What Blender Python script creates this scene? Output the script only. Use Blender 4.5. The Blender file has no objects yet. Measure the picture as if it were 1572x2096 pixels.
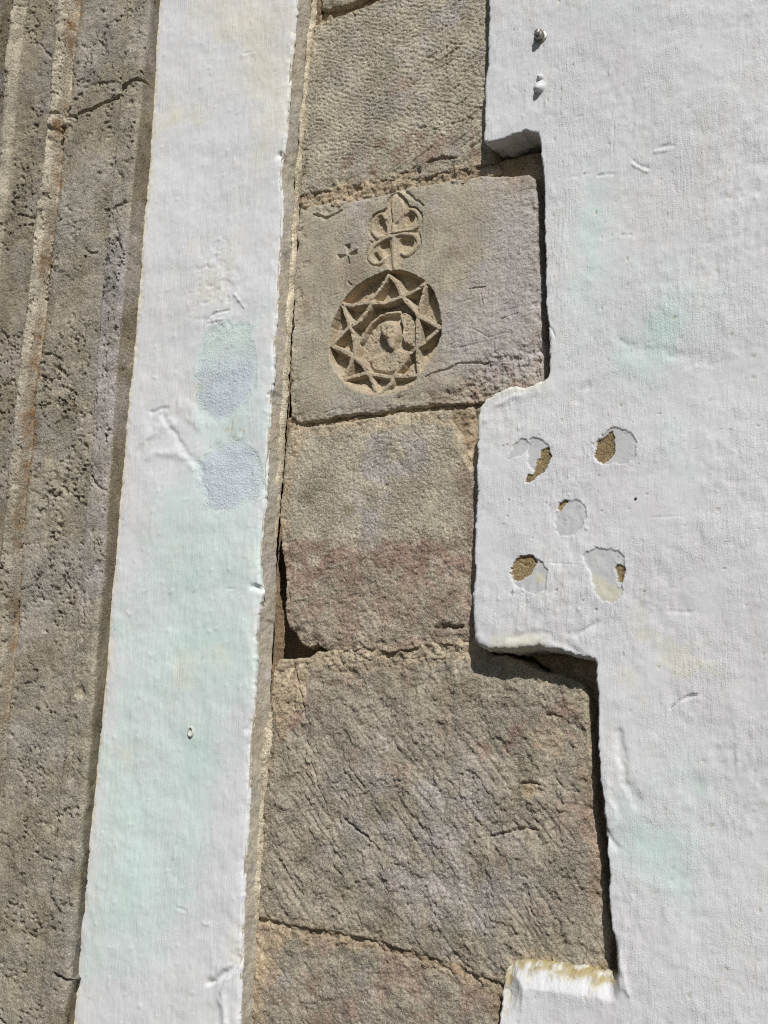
import bpy, math
import numpy as np
from mathutils import Vector, Matrix

scene = bpy.context.scene
C = scene.collection

# ------------------------------------------------------------------ camera, sky, sun, exposure
F_PX, IMG_W, IMG_H = 2750.0, 1572.0, 2096.0
YAW, PITCH, ROLL = math.radians(31.8), math.radians(11.4), math.radians(2.5)
CAM = np.array([0.0, -1.4, 1.6])
_f = np.array([-math.sin(YAW)*math.cos(PITCH), math.cos(YAW)*math.cos(PITCH), math.sin(PITCH)])
_r0 = np.array([math.cos(YAW), math.sin(YAW), 0.0])
_u0 = np.cross(_r0, _f)
_r = _r0*math.cos(ROLL) + _u0*math.sin(ROLL)
_u = -_r0*math.sin(ROLL) + _u0*math.cos(ROLL)
cam_data = bpy.data.cameras.new('camera')
cam = bpy.data.objects.new('camera', cam_data)
C.objects.link(cam)
cam.matrix_world = Matrix(((_r[0], _u[0], -_f[0], CAM[0]), (_r[1], _u[1], -_f[1], CAM[1]),
                           (_r[2], _u[2], -_f[2], CAM[2]), (0, 0, 0, 1)))
cam_data.sensor_fit = 'VERTICAL'
cam_data.sensor_height = 36.0
cam_data.lens = 36.0*F_PX/IMG_H
cam_data.clip_start = 0.05
cam_data.clip_end = 200.0
scene.camera = cam

SUN = Vector((0.70, -1.0, 1.15)).normalized()
world = bpy.data.worlds.new('World')
scene.world = world
world.use_nodes = True
wn = world.node_tree.nodes
sky = wn.new('ShaderNodeTexSky')
sky.sky_type = 'NISHITA'
sky.sun_disc = False
sky.sun_elevation = math.asin(SUN.z)
sky.sun_rotation = math.atan2(SUN.x, SUN.y)
world.node_tree.links.new(sky.outputs[0], wn['Background'].inputs[0])
wn['Background'].inputs[1].default_value = 0.05
sun_data = bpy.data.lights.new('sun', 'SUN')
sun_data.energy = 5.0
sun_data.angle = math.radians(0.5)
sun_data.color = (1.0, 0.975, 0.94)
sun = bpy.data.objects.new('sun', sun_data)
C.objects.link(sun)
sun.location = (3, -5, 6)
sun.rotation_euler = SUN.to_track_quat('Z', 'Y').to_euler()
scene.render.engine = 'CYCLES'
scene.cycles.use_denoising = False
scene.cycles.filter_width = 1.15
scene.cycles.max_bounces = 6
scene.view_settings.view_transform = 'Standard'
scene.view_settings.look = 'None'
scene.view_settings.gamma = 1.0
scene.view_settings.use_curve_mapping = False
scene.view_settings.exposure = -0.3

# ------------------------------------------------------------------ measuring the wall
def at(pts, y=0.0):
    """points read off the photograph -> (x, z) in metres on the wall plane at depth y"""
    p = np.asarray(pts, float).reshape(-1, 2)
    d = _f[None] + _r[None]*((p[:, :1]-IMG_W/2)/F_PX) - _u[None]*((p[:, 1:]-IMG_H/2)/F_PX)
    t = (y-CAM[1])/d[:, 1]
    return np.stack([CAM[0]+d[:, 0]*t, CAM[2]+d[:, 2]*t], 1)

def zoomed(pts, ox, oy, s):
    p = np.asarray(pts, float)
    return np.stack([ox+p[:, 0]/s, oy+p[:, 1]/s], 1)

# ------------------------------------------------------------------ noise and shapes on the plane
def _hash(ix, iy, seed):
    seed = int(seed)
    h = (ix.astype(np.int64)*374761393 + iy.astype(np.int64)*668265263 + seed*974634777) & 0xffffffff
    h = ((h ^ (h >> 13))*1274126177) & 0xffffffff
    h = (h ^ (h >> 16)) & 0xffffffff
    return h

def perlin(x, y, seed=0):
    x0 = np.floor(x); y0 = np.floor(y)
    fx = x-x0; fy = y-y0
    u = fx*fx*fx*(fx*(fx*6-15)+10); v = fy*fy*fy*(fy*(fy*6-15)+10)
    def g(dx, dy):
        a = _hash(x0+dx, y0+dy, seed)*(2*math.pi/4294967296.0)
        return np.cos(a)*(fx-dx)+np.sin(a)*(fy-dy)
    n0 = g(0, 0)*(1-u)+g(1, 0)*u
    n1 = g(0, 1)*(1-u)+g(1, 1)*u
    return (n0*(1-v)+n1*v)*1.5

def fbm(x, y, size, octs=4, seed=0, gain=0.5):
    """fractal noise, about -1..1; size = metres of the largest feature"""
    o = np.zeros(np.shape(x)); a = 1.0; tot = 0
    for k in range(octs):
        o = o + a*perlin(x/size*2**k+17.3*k, y/size*2**k-9.1*k, seed+k*31)
        tot += a; a *= gain
    return o/tot*1.5

def rot(x, y, deg):
    c, s = math.cos(math.radians(deg)), math.sin(math.radians(deg))
    return x*c+y*s, -x*s+y*c

def sstep(a, b, x):
    t = np.clip((x-a)/(b-a), 0, 1)
    return t*t*(3-2*t)

def seg_dist(x, z, pts, closed=False, want_t=False):
    pts = np.asarray(pts, float)
    n = len(pts)
    best = np.full(np.shape(x), 1e9); bt = np.zeros(np.shape(x))
    for i in range(n if closed else n-1):
        a = pts[i]; b = pts[(i+1) % n]
        d = b-a; L = d@d+1e-18
        t = np.clip(((x-a[0])*d[0]+(z-a[1])*d[1])/L, 0, 1)
        q = (x-a[0]-t*d[0])**2+(z-a[1]-t*d[1])**2
        m = q < best
        best = np.where(m, q, best)
        if want_t:
            bt = np.where(m, (i+t)/(n-1), bt)
    best = np.sqrt(best)
    return (best, bt) if want_t else best

def inside(x, z, pts):
    pts = np.asarray(pts, float)
    r = np.zeros(np.shape(x), bool)
    n = len(pts)
    for i in range(n):
        a = pts[i]; b = pts[(i+1) % n]
        if a[1] == b[1]:
            continue
        c = (a[1] > z) != (b[1] > z)
        r ^= c & (x < (b[0]-a[0])*(z-a[1])/(b[1]-a[1])+a[0])
    return r

def near(x, z, pts, pad):
    pts = np.asarray(pts)
    return (x > pts[:, 0].min()-pad) & (x < pts[:, 0].max()+pad) & (z > pts[:, 1].min()-pad) & (z < pts[:, 1].max()+pad)

def sdf(x, z, pts, pad=None):
    """distance to the outline, positive inside; pad limits the work to a box round the shape"""
    if pad is None:
        d = seg_dist(x, z, pts, True)
        return np.where(inside(x, z, pts), d, -d)
    out = np.full(np.shape(x), -pad)
    m = near(x, z, pts, pad)
    if m.any():
        xs, zs = x[m], z[m]
        d = seg_dist(xs, zs, pts, True)
        out[m] = np.where(inside(xs, zs, pts), d, -d)
    return out

def line_dist(x, z, pts, pad):
    out = np.full(np.shape(x), pad)
    m = near(x, z, pts, pad)
    if m.any():
        out[m] = seg_dist(x[m], z[m], pts)
    return out

def smooth(pts, it=2, closed=True):
    p = np.asarray(pts, float)
    for _ in range(it):
        if closed:
            q = np.roll(p, -1, 0)
            p = np.stack([p*.75+q*.25, p*.25+q*.75], 1).reshape(-1, 2)
        else:
            a, b = p[:-1], p[1:]
            m = np.stack([a*.75+b*.25, a*.25+b*.75], 1).reshape(-1, 2)
            p = np.concatenate([p[:1], m, p[-1:]])
    return p

def groove(h, x, z, px, width, depth, y=0.0, rough=0.6, seed=0):
    """cut a crack along a line; width and depth in metres"""
    pts = at(px, y)
    pad = width*5+.004
    m = near(x, z, pts, pad)
    if not m.any():
        return h
    xs, zs = x[m], z[m]
    wx = xs+fbm(xs, zs, .02, 3, seed+5)*width*rough*1.5
    wz = zs+fbm(xs, zs, .02, 3, seed+9)*width*rough*1.5
    d, t = seg_dist(wx, wz, pts, False, True)
    w = width*(.8+.4*fbm(xs, zs, .03, 2, seed+2)) if rough == .5 and width >= .004 else width*(.28+1.1*np.abs(fbm(xs, zs, .018, 3, seed+2)))*(.3+.7*np.clip(np.minimum(t, 1-t)*6, 0, 1))
    h = h.copy()
    h[m] -= depth*np.exp(-(d/np.maximum(w, width*.15))**2)
    return h

# ------------------------------------------------------------------ mesh building
def mesh_obj(name, co, quads, tris, mat, parent=None, mask=None, normals=None, origin=None):
    co = np.asarray(co, float)
    if origin is not None:
        co = co-np.asarray(origin)[None]
    me = bpy.data.meshes.new(name)
    nq, nt = len(quads), len(tris)
    me.vertices.add(len(co))
    me.vertices.foreach_set('co', co.astype(np.float32).ravel())
    loops = np.concatenate([np.asarray(quads, np.int32).ravel(), np.asarray(tris, np.int32).ravel()])
    me.loops.add(len(loops))
    me.loops.foreach_set('vertex_index', loops)
    me.polygons.add(nq+nt)
    st = np.concatenate([np.arange(nq)*4, nq*4+np.arange(nt)*3]).astype(np.int32)
    me.polygons.foreach_set('loop_start', st)
    me.update(calc_edges=True)
    me.validate()
    me.polygons.foreach_set('use_smooth', np.ones(len(me.polygons), bool))
    if mask is not None:
        a = me.attributes.new('mask', 'FLOAT_COLOR', 'POINT')
        a.data.foreach_set('color', np.asarray(mask, np.float32).ravel())
    if normals is not None:
        me.normals_split_custom_set_from_vertices(normals.tolist())
    me.materials.append(mat)
    o = bpy.data.objects.new(name, me)
    C.objects.link(o)
    if parent is not None:
        o.parent = parent
    return o

def vert_normals(co, quads, tris):
    n = np.zeros_like(co)
    for f in (quads, tris):
        if len(f) == 0:
            continue
        if f.shape[1] == 4:
            fn = np.cross(co[f[:, 2]]-co[f[:, 0]], co[f[:, 3]]-co[f[:, 1]])
        else:
            fn = np.cross(co[f[:, 1]]-co[f[:, 0]], co[f[:, 2]]-co[f[:, 0]])
        for k in range(f.shape[1]):
            np.add.at(n, f[:, k], fn)
    return n/np.maximum(np.linalg.norm(n, axis=1, keepdims=True), 1e-12)

def sub(co, quads, tris, fsel_q, fsel_t, mask, normals):
    q = quads[fsel_q]; t = tris[fsel_t]
    used = np.unique(np.concatenate([q.ravel(), t.ravel()]))
    mp = np.full(len(co), -1); mp[used] = np.arange(len(used))
    return co[used], mp[q], mp[t], mask[used], normals[used]

def axis(lo, dlo, dhi, hi, cell, fine=None):
    a = list(np.arange(dlo, dhi, cell))
    if fine:
        a = [v for v in a if not (fine[0] <= v <= fine[1])]+list(np.arange(fine[0], fine[1], fine[2]))
        a.sort()
    s = cell; v = a[-1]
    while v < hi:
        s *= 1.2; v += min(s, .014); a.append(min(v, hi))
    s = cell; v = a[0]
    while v > lo:
        s *= 1.2; v -= min(s, .014); a.insert(0, max(v, lo))
    a = np.unique(np.round(np.array(a), 6))
    return a

def slab(xs, zs, sd_fn, h_fn, back, side_rows=6, side_rough=.0012, seed=0):
    """a slab whose front is a height field inside an outline; its sides run back to depth `back`.
    h_fn(x,z,s) -> (height towards the viewer in metres, mask rgba)"""
    X, Z = np.meshgrid(xs, zs, indexing='ij')
    S = sd_fn(X, Z)
    gx = np.gradient(S, xs, axis=0); gz = np.gradient(S, zs, axis=1)
    cx = np.gradient(xs)[:, None]*np.ones_like(X); cz = np.gradient(zs)[None]*np.ones_like(X)
    cell = np.minimum(np.maximum(cx, cz), .004)
    sn = np.abs(S) < .52*cell
    gl = np.maximum(gx*gx+gz*gz, .25)
    X = np.where(sn, X-S*gx/gl, X); Z = np.where(sn, Z-S*gz/gl, Z)
    S = np.where(sn, 0, S)
    ok = S >= 0
    nx, nz = X.shape
    idx = np.arange(nx*nz).reshape(nx, nz)
    a, b, c, d = idx[:-1, :-1], idx[1:, :-1], idx[1:, 1:], idx[:-1, 1:]
    oa, ob, oc, od = ok[:-1, :-1], ok[1:, :-1], ok[1:, 1:], ok[:-1, 1:]
    n = oa.astype(int)+ob+oc+od
    full = n == 4
    quads = np.stack([a, b, c, d], -1)[full]
    T = []
    for miss, tri in ((oa, (b, c, d)), (ob, (a, c, d)), (oc, (a, b, d)), (od, (a, b, c))):
        m = (n == 3) & ~miss
        T.append(np.stack(tri, -1)[m])
    tris = np.concatenate(T) if T else np.zeros((0, 3), int)
    used = np.unique(np.concatenate([quads.ravel(), tris.ravel()]))
    mp = np.full(nx*nz, -1); mp[used] = np.arange(len(used))
    quads = mp[quads]; tris = mp[tris]
    x = X.ravel()[used]; z = Z.ravel()[used]; s = S.ravel()[used]
    h, mask = h_fn(x, z, s)
    co = np.stack([x, -h, z], 1)
    # sides
    E = np.concatenate([quads[:, [0, 1]], quads[:, [1, 2]], quads[:, [2, 3]], quads[:, [3, 0]],
                        tris[:, [0, 1]], tris[:, [1, 2]], tris[:, [2, 0]]])
    key = np.sort(E, 1); kk = key[:, 0].astype(np.int64)*len(co)+key[:, 1]
    u, inv, cnt = np.unique(kk, return_inverse=True, return_counts=True)
    B = E[cnt[inv] == 1]
    bv = np.unique(B)
    bm = np.full(len(co), -1); bm[bv] = np.arange(len(bv))
    n0 = len(co); rows = [bv]; allco = [co]; allmask = [mask]
    sq = []
    prev = bv; pos = co[bv]; cur = n0
    for k in range(1, side_rows+1):
        f = k/side_rows
        p = pos.copy()
        p[:, 1] = pos[:, 1]*(1-f)+back*f
        if k > 0:
            p[:, 0] += fbm(pos[:, 2]+p[:, 1]*.7, p[:, 1]*1.3+pos[:, 0], .012, 3, seed+70)*side_rough
            p[:, 2] += fbm(pos[:, 0]-p[:, 1]*.7, p[:, 1]*1.3+pos[:, 2], .012, 3, seed+71)*side_rough
        new = np.arange(cur, cur+len(bv)); cur += len(bv)
        allco.append(p); allmask.append(mask[bv])
        sq.append(np.stack([B[:, 1], B[:, 0], B[:, 0], B[:, 1]], 1))
        i0 = prev[bm[B[:, 0]]]; i1 = prev[bm[B[:, 1]]]; j0 = new[bm[B[:, 0]]]; j1 = new[bm[B[:, 1]]]
        sq[-1] = np.stack([i1, i0, j0, j1], 1)
        prev = new
    sides = np.concatenate(sq)
    return np.concatenate(allco), quads, tris, sides, np.concatenate(allmask), S

def tag(o, label, cat, group=None, kind=None):
    o['label'] = label; o['category'] = cat
    if group:
        o['group'] = group
    o['kind'] = kind or 'thing'
    return o

def empty(name, loc, label, cat, group=None):
    o = bpy.data.objects.new(name, None)
    C.objects.link(o)
    o.location = loc
    o.empty_display_size = .05
    return tag(o, label, cat, group)

# ------------------------------------------------------------------ materials
def nodes(name):
    m = bpy.data.materials.new(name); m.use_nodes = True
    t = m.node_tree
    b = t.nodes['Principled BSDF']
    b.inputs['Roughness'].default_value = .9
    b.inputs['Specular IOR Level'].default_value = .15
    return m, t, b

def N(t, kind, **kw):
    n = t.nodes.new(kind)
    for k, v in kw.items():
        if k.startswith('i_'):
            n.inputs[k[2:].replace('_', ' ')].default_value = v
        else:
            setattr(n, k, v)
    return n

def noise_node(t, coord, scale, detail=3, rough=.6, stretch=None):
    n = N(t, 'ShaderNodeTexNoise', i_Scale=scale, i_Detail=detail, i_Roughness=rough)
    if stretch:
        mp = N(t, 'ShaderNodeMapping'); mp.inputs['Scale'].default_value = stretch
        t.links.new(coord, mp.inputs[0]); t.links.new(mp.outputs[0], n.inputs['Vector'])
    else:
        t.links.new(coord, n.inputs['Vector'])
    return n.outputs['Fac']

def maprange(t, v, a, b, c, d):
    n = N(t, 'ShaderNodeMapRange')
    n.inputs[1].default_value = a; n.inputs[2].default_value = b
    n.inputs[3].default_value = c; n.inputs[4].default_value = d
    t.links.new(v, n.inputs[0])
    return n.outputs[0]

def mix(t, fac, a, b, mode='MIX'):
    n = N(t, 'ShaderNodeMix', data_type='RGBA', blend_type=mode)
    for sock, v in ((n.inputs[0], fac), (n.inputs[6], a), (n.inputs[7], b)):
        if isinstance(v, (int, float)):
            sock.default_value = v
        elif isinstance(v, tuple):
            sock.default_value = (*v, 1)
        else:
            t.links.new(v, sock)
    return n.outputs[2]

def speckle(t, col, coord, items):
    """multiply grain into a colour: items = (scale, low, high, detail)"""
    for sc, lo, hi, det in items:
        f = maprange(t, noise_node(t, coord, sc, det), .3, .7, lo, hi)
        cmb = N(t, 'ShaderNodeCombineColor')
        for k in range(3):
            t.links.new(f, cmb.inputs[k])
        col = mix(t, 1.0, col, cmb.outputs[0], 'MULTIPLY')
    return col

def bump(t, b, coord, items):
    prev = None
    for h, dist in items:
        n = N(t, 'ShaderNodeBump'); n.inputs['Strength'].default_value = 1.0
        n.inputs['Distance'].default_value = dist
        t.links.new(h, n.inputs['Height'])
        if prev:
            t.links.new(prev, n.inputs['Normal'])
        prev = n.outputs[0]
    t.links.new(prev, b.inputs['Normal'])

def masked_mat(name, base, cols, grain, bumps, vary=None, rough=.9):
    """base colour plus four pigments blended in by the mask attribute"""
    m, t, b = nodes(name)
    b.inputs['Roughness'].default_value = rough
    co = N(t, 'ShaderNodeTexCoord').outputs['Object']
    at_ = N(t, 'ShaderNodeAttribute', attribute_name='mask')
    sp = N(t, 'ShaderNodeSeparateColor'); t.links.new(at_.outputs['Color'], sp.inputs[0])
    col = base
    if vary:
        sc, other = vary
        f = maprange(t, noise_node(t, co, sc, 4), .4, .62, 0, 1)
        col = mix(t, f, base, other)
    for src, c in zip((sp.outputs[0], sp.outputs[1], sp.outputs[2], at_.outputs['Alpha']), cols):
        col = mix(t, src, col, c)
    col = speckle(t, col, co, grain)
    t.links.new(col, b.inputs['Base Color'])
    patchy = maprange(t, noise_node(t, co, 17, 3), .38, .62, .45, 1.25)
    hs = []
    for sc, det, dist, st in bumps:
        mm = N(t, 'ShaderNodeMath', operation='MULTIPLY')
        t.links.new(noise_node(t, co, sc, det, .6, st), mm.inputs[0]); t.links.new(patchy, mm.inputs[1])
        hs.append((mm.outputs[0], dist))
    bump(t, b, co, hs)
    return m

M = {}
STONE_COLS = ((.355, .26, .205), (.45, .415, .395), (.55, .43, .28), (.25, .22, .14))
STONE_GRAIN = [(45, .86, 1.14, 4), (330, .62, 1.34, 3), (900, .68, 1.3, 2)]
STONE_BUMP = [(300, 4, .0034, None), (750, 3, .0014, None)]
M['stone'] = masked_mat('sandstone', (.50, .45, .35), STONE_COLS, STONE_GRAIN, STONE_BUMP, (26, (.45, .41, .315)))
M['stone_smooth'] = masked_mat('sandstone_dressed', (.445, .395, .305), STONE_COLS, [(45, .88, 1.12, 4), (330, .78, 1.2, 3), (900, .8, 1.2, 2)],
    [(300, 4, .0017, None), (750, 3, .0010, None)], (26, (.39, .355, .275)))
M['stone_dark'] = masked_mat('sandstone_grey', (.415, .365, .29), STONE_COLS, STONE_GRAIN, STONE_BUMP, (26, (.37, .335, .26)))
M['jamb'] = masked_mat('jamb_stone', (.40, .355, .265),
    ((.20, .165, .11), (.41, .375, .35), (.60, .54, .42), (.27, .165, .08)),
    [(45, .82, 1.16, 4), (330, .6, 1.32, 3), (900, .66, 1.3, 2)],
    [(300, 4, .0034, None), (750, 3, .0014, None)], (22, (.385, .35, .28)))
M['mortar'] = masked_mat('lime_mortar', (.44, .35, .235), ((.37, .255, .185), (.36, .33, .31), (.74, .66, .50), (.16, .12, .08)),
    [(60, .8, 1.2, 4), (400, .6, 1.3, 3)], [(260, 5, .0036, None), (800, 3, .0014, None)])
M['band_side'] = masked_mat('bare_jamb_side', (.50, .455, .36), ((.50, .40, .32), (.46, .43, .42), (.80, .72, .55), (.36, .32, .22)),
    [(40, .86, 1.12, 4), (420, .8, 1.18, 3)], [(300, 4, .0012, None), (900, 3, .0005, None)], (18, (.45, .42, .36)))
WHITE_GRAIN = [(9, .965, 1.03, 4), (170, .96, 1.03, 3), (700, .95, 1.04, 2)]
M['plaster'] = masked_mat('whitewashed_plaster', (.67, .68, .695),
    ((.585, .715, .68), (.655, .645, .67), (.68, .65, .52), (.40, .32, .15)),
    WHITE_GRAIN, [(40, 5, .0012, (1, 1, .6)), (240, 4, .0009, (1.5, 1, .25)), (620, 3, .0006, None)], (7, (.69, .69, .687)))
M['band'] = masked_mat('whitewashed_band', (.69, .695, .715),
    ((.62, .735, .70), (.60, .675, .72), (.735, .675, .52), (.48, .40, .28)),
    WHITE_GRAIN, [(55, 5, .0011, (1, 1, .35)), (260, 4, .0006, (1.6, 1, .15)), (620, 3, .0003, None)], (7, (.69, .695, .69)))
M['blue_patch'] = masked_mat('blue_repair_paint', (.60, .67, .72),
    ((.64, .73, .70), (.60, .67, .74), (.76, .72, .60), (.48, .40, .28)),
    WHITE_GRAIN, [(330, 4, .0018, None), (800, 3, .0007, None)])
M['undercoat'] = masked_mat('grey_undercoat', (.525, .53, .535), ((.58, .66, .62), (.6, .6, .6), (.60, .575, .46), (.4, .33, .2)),
    [(60, .95, 1.04, 3), (600, .93, 1.05, 2)], [(200, 3, .0005, None), (700, 3, .0003, None)])
M['bare'] = masked_mat('bare_sand_render', (.40, .30, .165), ((.3, .2, .12),)*4,
    [(90, .85, 1.12, 3), (600, .6, 1.3, 3), (1500, .7, 1.25, 2)], [(520, 4, .003, None), (1300, 2, .001, None)])
M['core'] = masked_mat('rubble_core', (.30, .215, .135), STONE_COLS, [(50, .8, 1.2, 4), (500, .7, 1.25, 3)],
    [(160, 5, .004, None)])

def plain(name, col, rough, metal=0.0, grain=(300, .8, 1.15, 3), bd=.0004):
    m, t, b = nodes(name)
    b.inputs['Roughness'].default_value = rough
    b.inputs['Metallic'].default_value = metal
    co = N(t, 'ShaderNodeTexCoord').outputs['Object']
    t.links.new(speckle(t, col, co, [grain]), b.inputs['Base Color'])
    bump(t, b, co, [(noise_node(t, co, grain[0]*2, 3), bd)])
    return m
M['metal'] = plain('weathered_zinc', (.42, .40, .36), .42, .85)
M['paint_blob'] = plain('whitewash_over_plug', (.65, .66, .675), .85)
M['iron'] = plain('dark_iron', (.08, .065, .055), .6, .3)
M['plug'] = plain('grey_plastic_plug', (.58, .57, .50), .6)
M['ground'] = plain('dark_cobble_paving', (.065, .058, .05), .9, 0, (12, .8, 1.15, 5), .003)

# ------------------------------------------------------------------ ground and wall core
def box(name, x0, x1, y0, y1, z0, z1, mat, parent=None, origin=None):
    v = np.array([(x, y, z) for x in (x0, x1) for y in (y0, y1) for z in (z0, z1)], float)
    q = np.array([(0, 1, 3, 2), (4, 6, 7, 5), (0, 4, 5, 1), (2, 3, 7, 6), (0, 2, 6, 4), (1, 5, 7, 3)])
    o = mesh_obj(name, v, q, np.zeros((0, 3), int), mat, parent, np.zeros((8, 4)), None, origin)
    o.data.polygons.foreach_set('use_smooth', np.zeros(6, bool))
    return o

gx = np.linspace(-12, 12, 13); GX, GY = np.meshgrid(gx, gx, indexing='ij')
gi = np.arange(169).reshape(13, 13)
g = mesh_obj('ground', np.stack([GX.ravel(), GY.ravel()-4, 0*GX.ravel()], 1),
             np.stack([gi[:-1, :-1], gi[1:, :-1], gi[1:, 1:], gi[:-1, 1:]], -1).reshape(-1, 4), np.zeros((0, 3), int), M['ground'])
g['kind'] = 'structure'
core = box('wall_core', -1.75, .6, .05, .45, -.05, 3.6, M['core'])
core['kind'] = 'structure'
recess = box('door_recess_wall', -3.4, -1.752, .28, .45, -.05, 3.6, M['core'])
recess['kind'] = 'structure'

Z_TOP, Z_BOT = 3.6, 0.0

# ------------------------------------------------------------------ stone quoin
QY = 0.0
QORG = (float(at([(760, 1300)])[0, 0]), 0.0, 0.0)
quoin = empty('stone_quoin', QORG, 'weathered sandstone quoin blocks stacked between the white band and the stepped white plaster', 'quoin')

S0 = [(655, 20), (700, 12), (775, -20), (1020, -90), (1028, -420), (668, -350)]
S1 = [(640, 48), (690, 32), (765, 5), (860, -28), (1018, -75), (1016, 0), (1012, 100), (1010, 250), (1008, 334),
      (920, 352), (860, 364), (800, 368), (760, 374), (690, 386), (614, 400), (615, 330), (619, 240), (627, 150)]
S2 = [(609, 424), (680, 412), (770, 400), (815, 388), (870, 378), (985, 358), (1040, 356), (1080, 356), (1094, 364), (1098, 409), (1098, 500),
      (1104, 570), (1107, 645), (1111, 722), (1111, 775), (1100, 800), (1080, 815), (990, 826), (905, 828), (845, 832), (751, 846), (690, 854), (640, 864),
      (612, 864), (592, 853), (590, 790), (595, 700), (600, 600), (605, 500)]
S3 = [(588, 880), (640, 872), (700, 862), (752, 853), (820, 842), (917, 839), (924, 863), (943, 889), (948, 929), (958, 952), (1002, 960),
      (1002, 1308), (960, 1314), (913, 1318), (864, 1325), (831, 1331), (798, 1338), (765, 1336), (731, 1340), (664, 1333), (648, 1318),
      (630, 1326), (614, 1320), (603, 1296), (588, 1284), (582, 1260), (582, 1217), (581, 1167), (573, 1134), (570, 1070), (575, 980), (582, 920)]
S4 = [(578, 1384), (620, 1358), (680, 1351), (760, 1346), (850, 1341), (960, 1332), (1030, 1340), (1085, 1362), (1115, 1376), (1145, 1380),
      (1170, 1389), (1192, 1405), (1202, 1424), (1206, 1470), (1209, 1520), (1214, 1575), (1219, 1650), (1224, 1712), (1231, 1764),
      (1235, 1816), (1240, 1869), (1247, 1921), (1249, 2040), (1045, 2040), (1017, 2008), (960, 1992), (900, 1970), (845, 1950), (780, 1930),
      (730, 1917), (689, 1912), (636, 1902), (584, 1892), (533, 1878), (528, 1840), (535, 1720), (545, 1600), (553, 1500), (557, 1430)]
S5 = [(524, 1889), (584, 1900), (636, 1908), (689, 1918), (730, 1926), (800, 1946), (870, 1968), (950, 1996), (1008, 2016), (1020, 2060),
      (1018, 2110), (1012, 2330), (488, 2330), (505, 2110), (515, 2000)]

def blob(x, z, px, y=0.0, soft=.006, warp=.018, seed=0):
    """soft-edged patch with a ragged outline"""
    pts = at(px, y)
    wx = x+fbm(x, z, .05, 6, seed, .62)*warp; wz = z+fbm(x, z, .05, 6, seed+50, .62)*warp
    return sstep(-soft, soft, sdf(wx, wz, pts, .06))

def speck(x, z, size, lo, hi, seed):
    return sstep(lo, hi, fbm(x, z, size, 4, seed))

def edge_round(s, r):
    q = np.clip(1-s/r, 0, 1)
    return -r*(1-np.sqrt(np.maximum(1-q*q, 0)))

# ---- the emblem on the second block
Zm = lambda p: at(zoomed(p, 660, 540, 6.046))
Zf = lambda p: at(zoomed(p, 660, 380, 6.046))
RIM = smooth(Zm([(85, 860), (110, 740), (170, 600), (230, 480), (330, 350), (450, 240), (600, 150), (760, 90), (900, 65), (1050, 90), (1180, 150),
    (1300, 230), (1380, 350), (1440, 500), (1470, 650), (1478, 800), (1460, 900), (1430, 1000), (1380, 1110), (1300, 1250), (1215, 1390), (1120, 1500), (1000, 1575),
    (850, 1620), (680, 1640), (500, 1600), (350, 1540), (230, 1450), (130, 1300), (80, 1180), (72, 1020)]), 1)
STRANDS = [Zm(p) for p in (
    [(235, 500), (380, 510), (500, 480), (600, 480), (760, 480), (950, 410), (1100, 350), (1280, 230)],
    [(245, 520), (290, 650), (330, 770), (370, 900), (390, 1020), (370, 1140), (330, 1260), (240, 1430)],
    [(810, 140), (720, 280), (620, 420), (570, 540), (490, 650), (400, 740), (300, 800), (200, 900), (110, 1010)],
    [(810, 140), (900, 220), (950, 350), (1000, 430), (1100, 540), (1180, 640), (1300, 710), (1450, 790)],
    [(1280, 230), (1230, 400), (1190, 560), (1170, 700), (1165, 850), (1160, 1030), (1170, 1200), (1190, 1380)],
    [(1450, 790), (1350, 880), (1250, 970), (1160, 1030), (1060, 1110), (980, 1240), (900, 1350), (840, 1480), (680, 1630)],
    [(110, 1010), (250, 1080), (370, 1140), (460, 1230), (560, 1330), (610, 1460), (680, 1630)],
    [(230, 1450), (380, 1390), (520, 1350), (640, 1370), (800, 1400), (900, 1390), (1050, 1380), (1190, 1370)])]
HEAD = smooth(Zm([(660, 790), (690, 710), (760, 665), (840, 665), (905, 710), (925, 800), (910, 890), (870, 960), (865, 1060), (780, 1060), (770, 970), (700, 890)]), 2)
PILLAR = smooth(Zm([(900, 600), (960, 560), (1060, 600), (1130, 720), (1150, 1000), (1090, 1035), (930, 930), (955, 780), (930, 680)]), 1)
HOODL = Zm(smooth([(430, 930), (500, 800), (580, 690), (680, 610), (790, 575), (900, 575)], 1, False))
BODY = smooth(Zm([(520, 1120), (700, 1060), (800, 1010), (900, 1000), (1080, 1060), (1050, 1130), (960, 1240), (900, 1340), (640, 1360), (540, 1280)]), 1)
FL_STRANDS = [(Zf(smooth(p, 2, False)), w) for p, w in (
    ([(880, 575), (1000, 565), (1110, 545), (1185, 470), (1195, 375), (1140, 300), (1065, 290), (1035, 335)], .0036),
    ([(880, 605), (1000, 590), (1100, 590), (1175, 645), (1180, 725), (1120, 805), (1030, 865), (985, 830)], .0040),
    ([(850, 620), (740, 660), (640, 725), (570, 815), (570, 905), (630, 965), (710, 960), (755, 905)], .0036),
    ([(850, 590), (770, 620), (690, 650), (625, 595), (600, 515), (625, 425), (690, 355), (750, 345), (775, 400)], .0034),
    ([(872, 480), (875, 700), (872, 850), (875, 950), (890, 1030)], .0042))]
FL_PETAL = smooth(Zf([(840, 340), (825, 230), (850, 100), (930, 110), (1000, 190), (1030, 300), (965, 430), (880, 490), (850, 430)]), 1)
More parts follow.
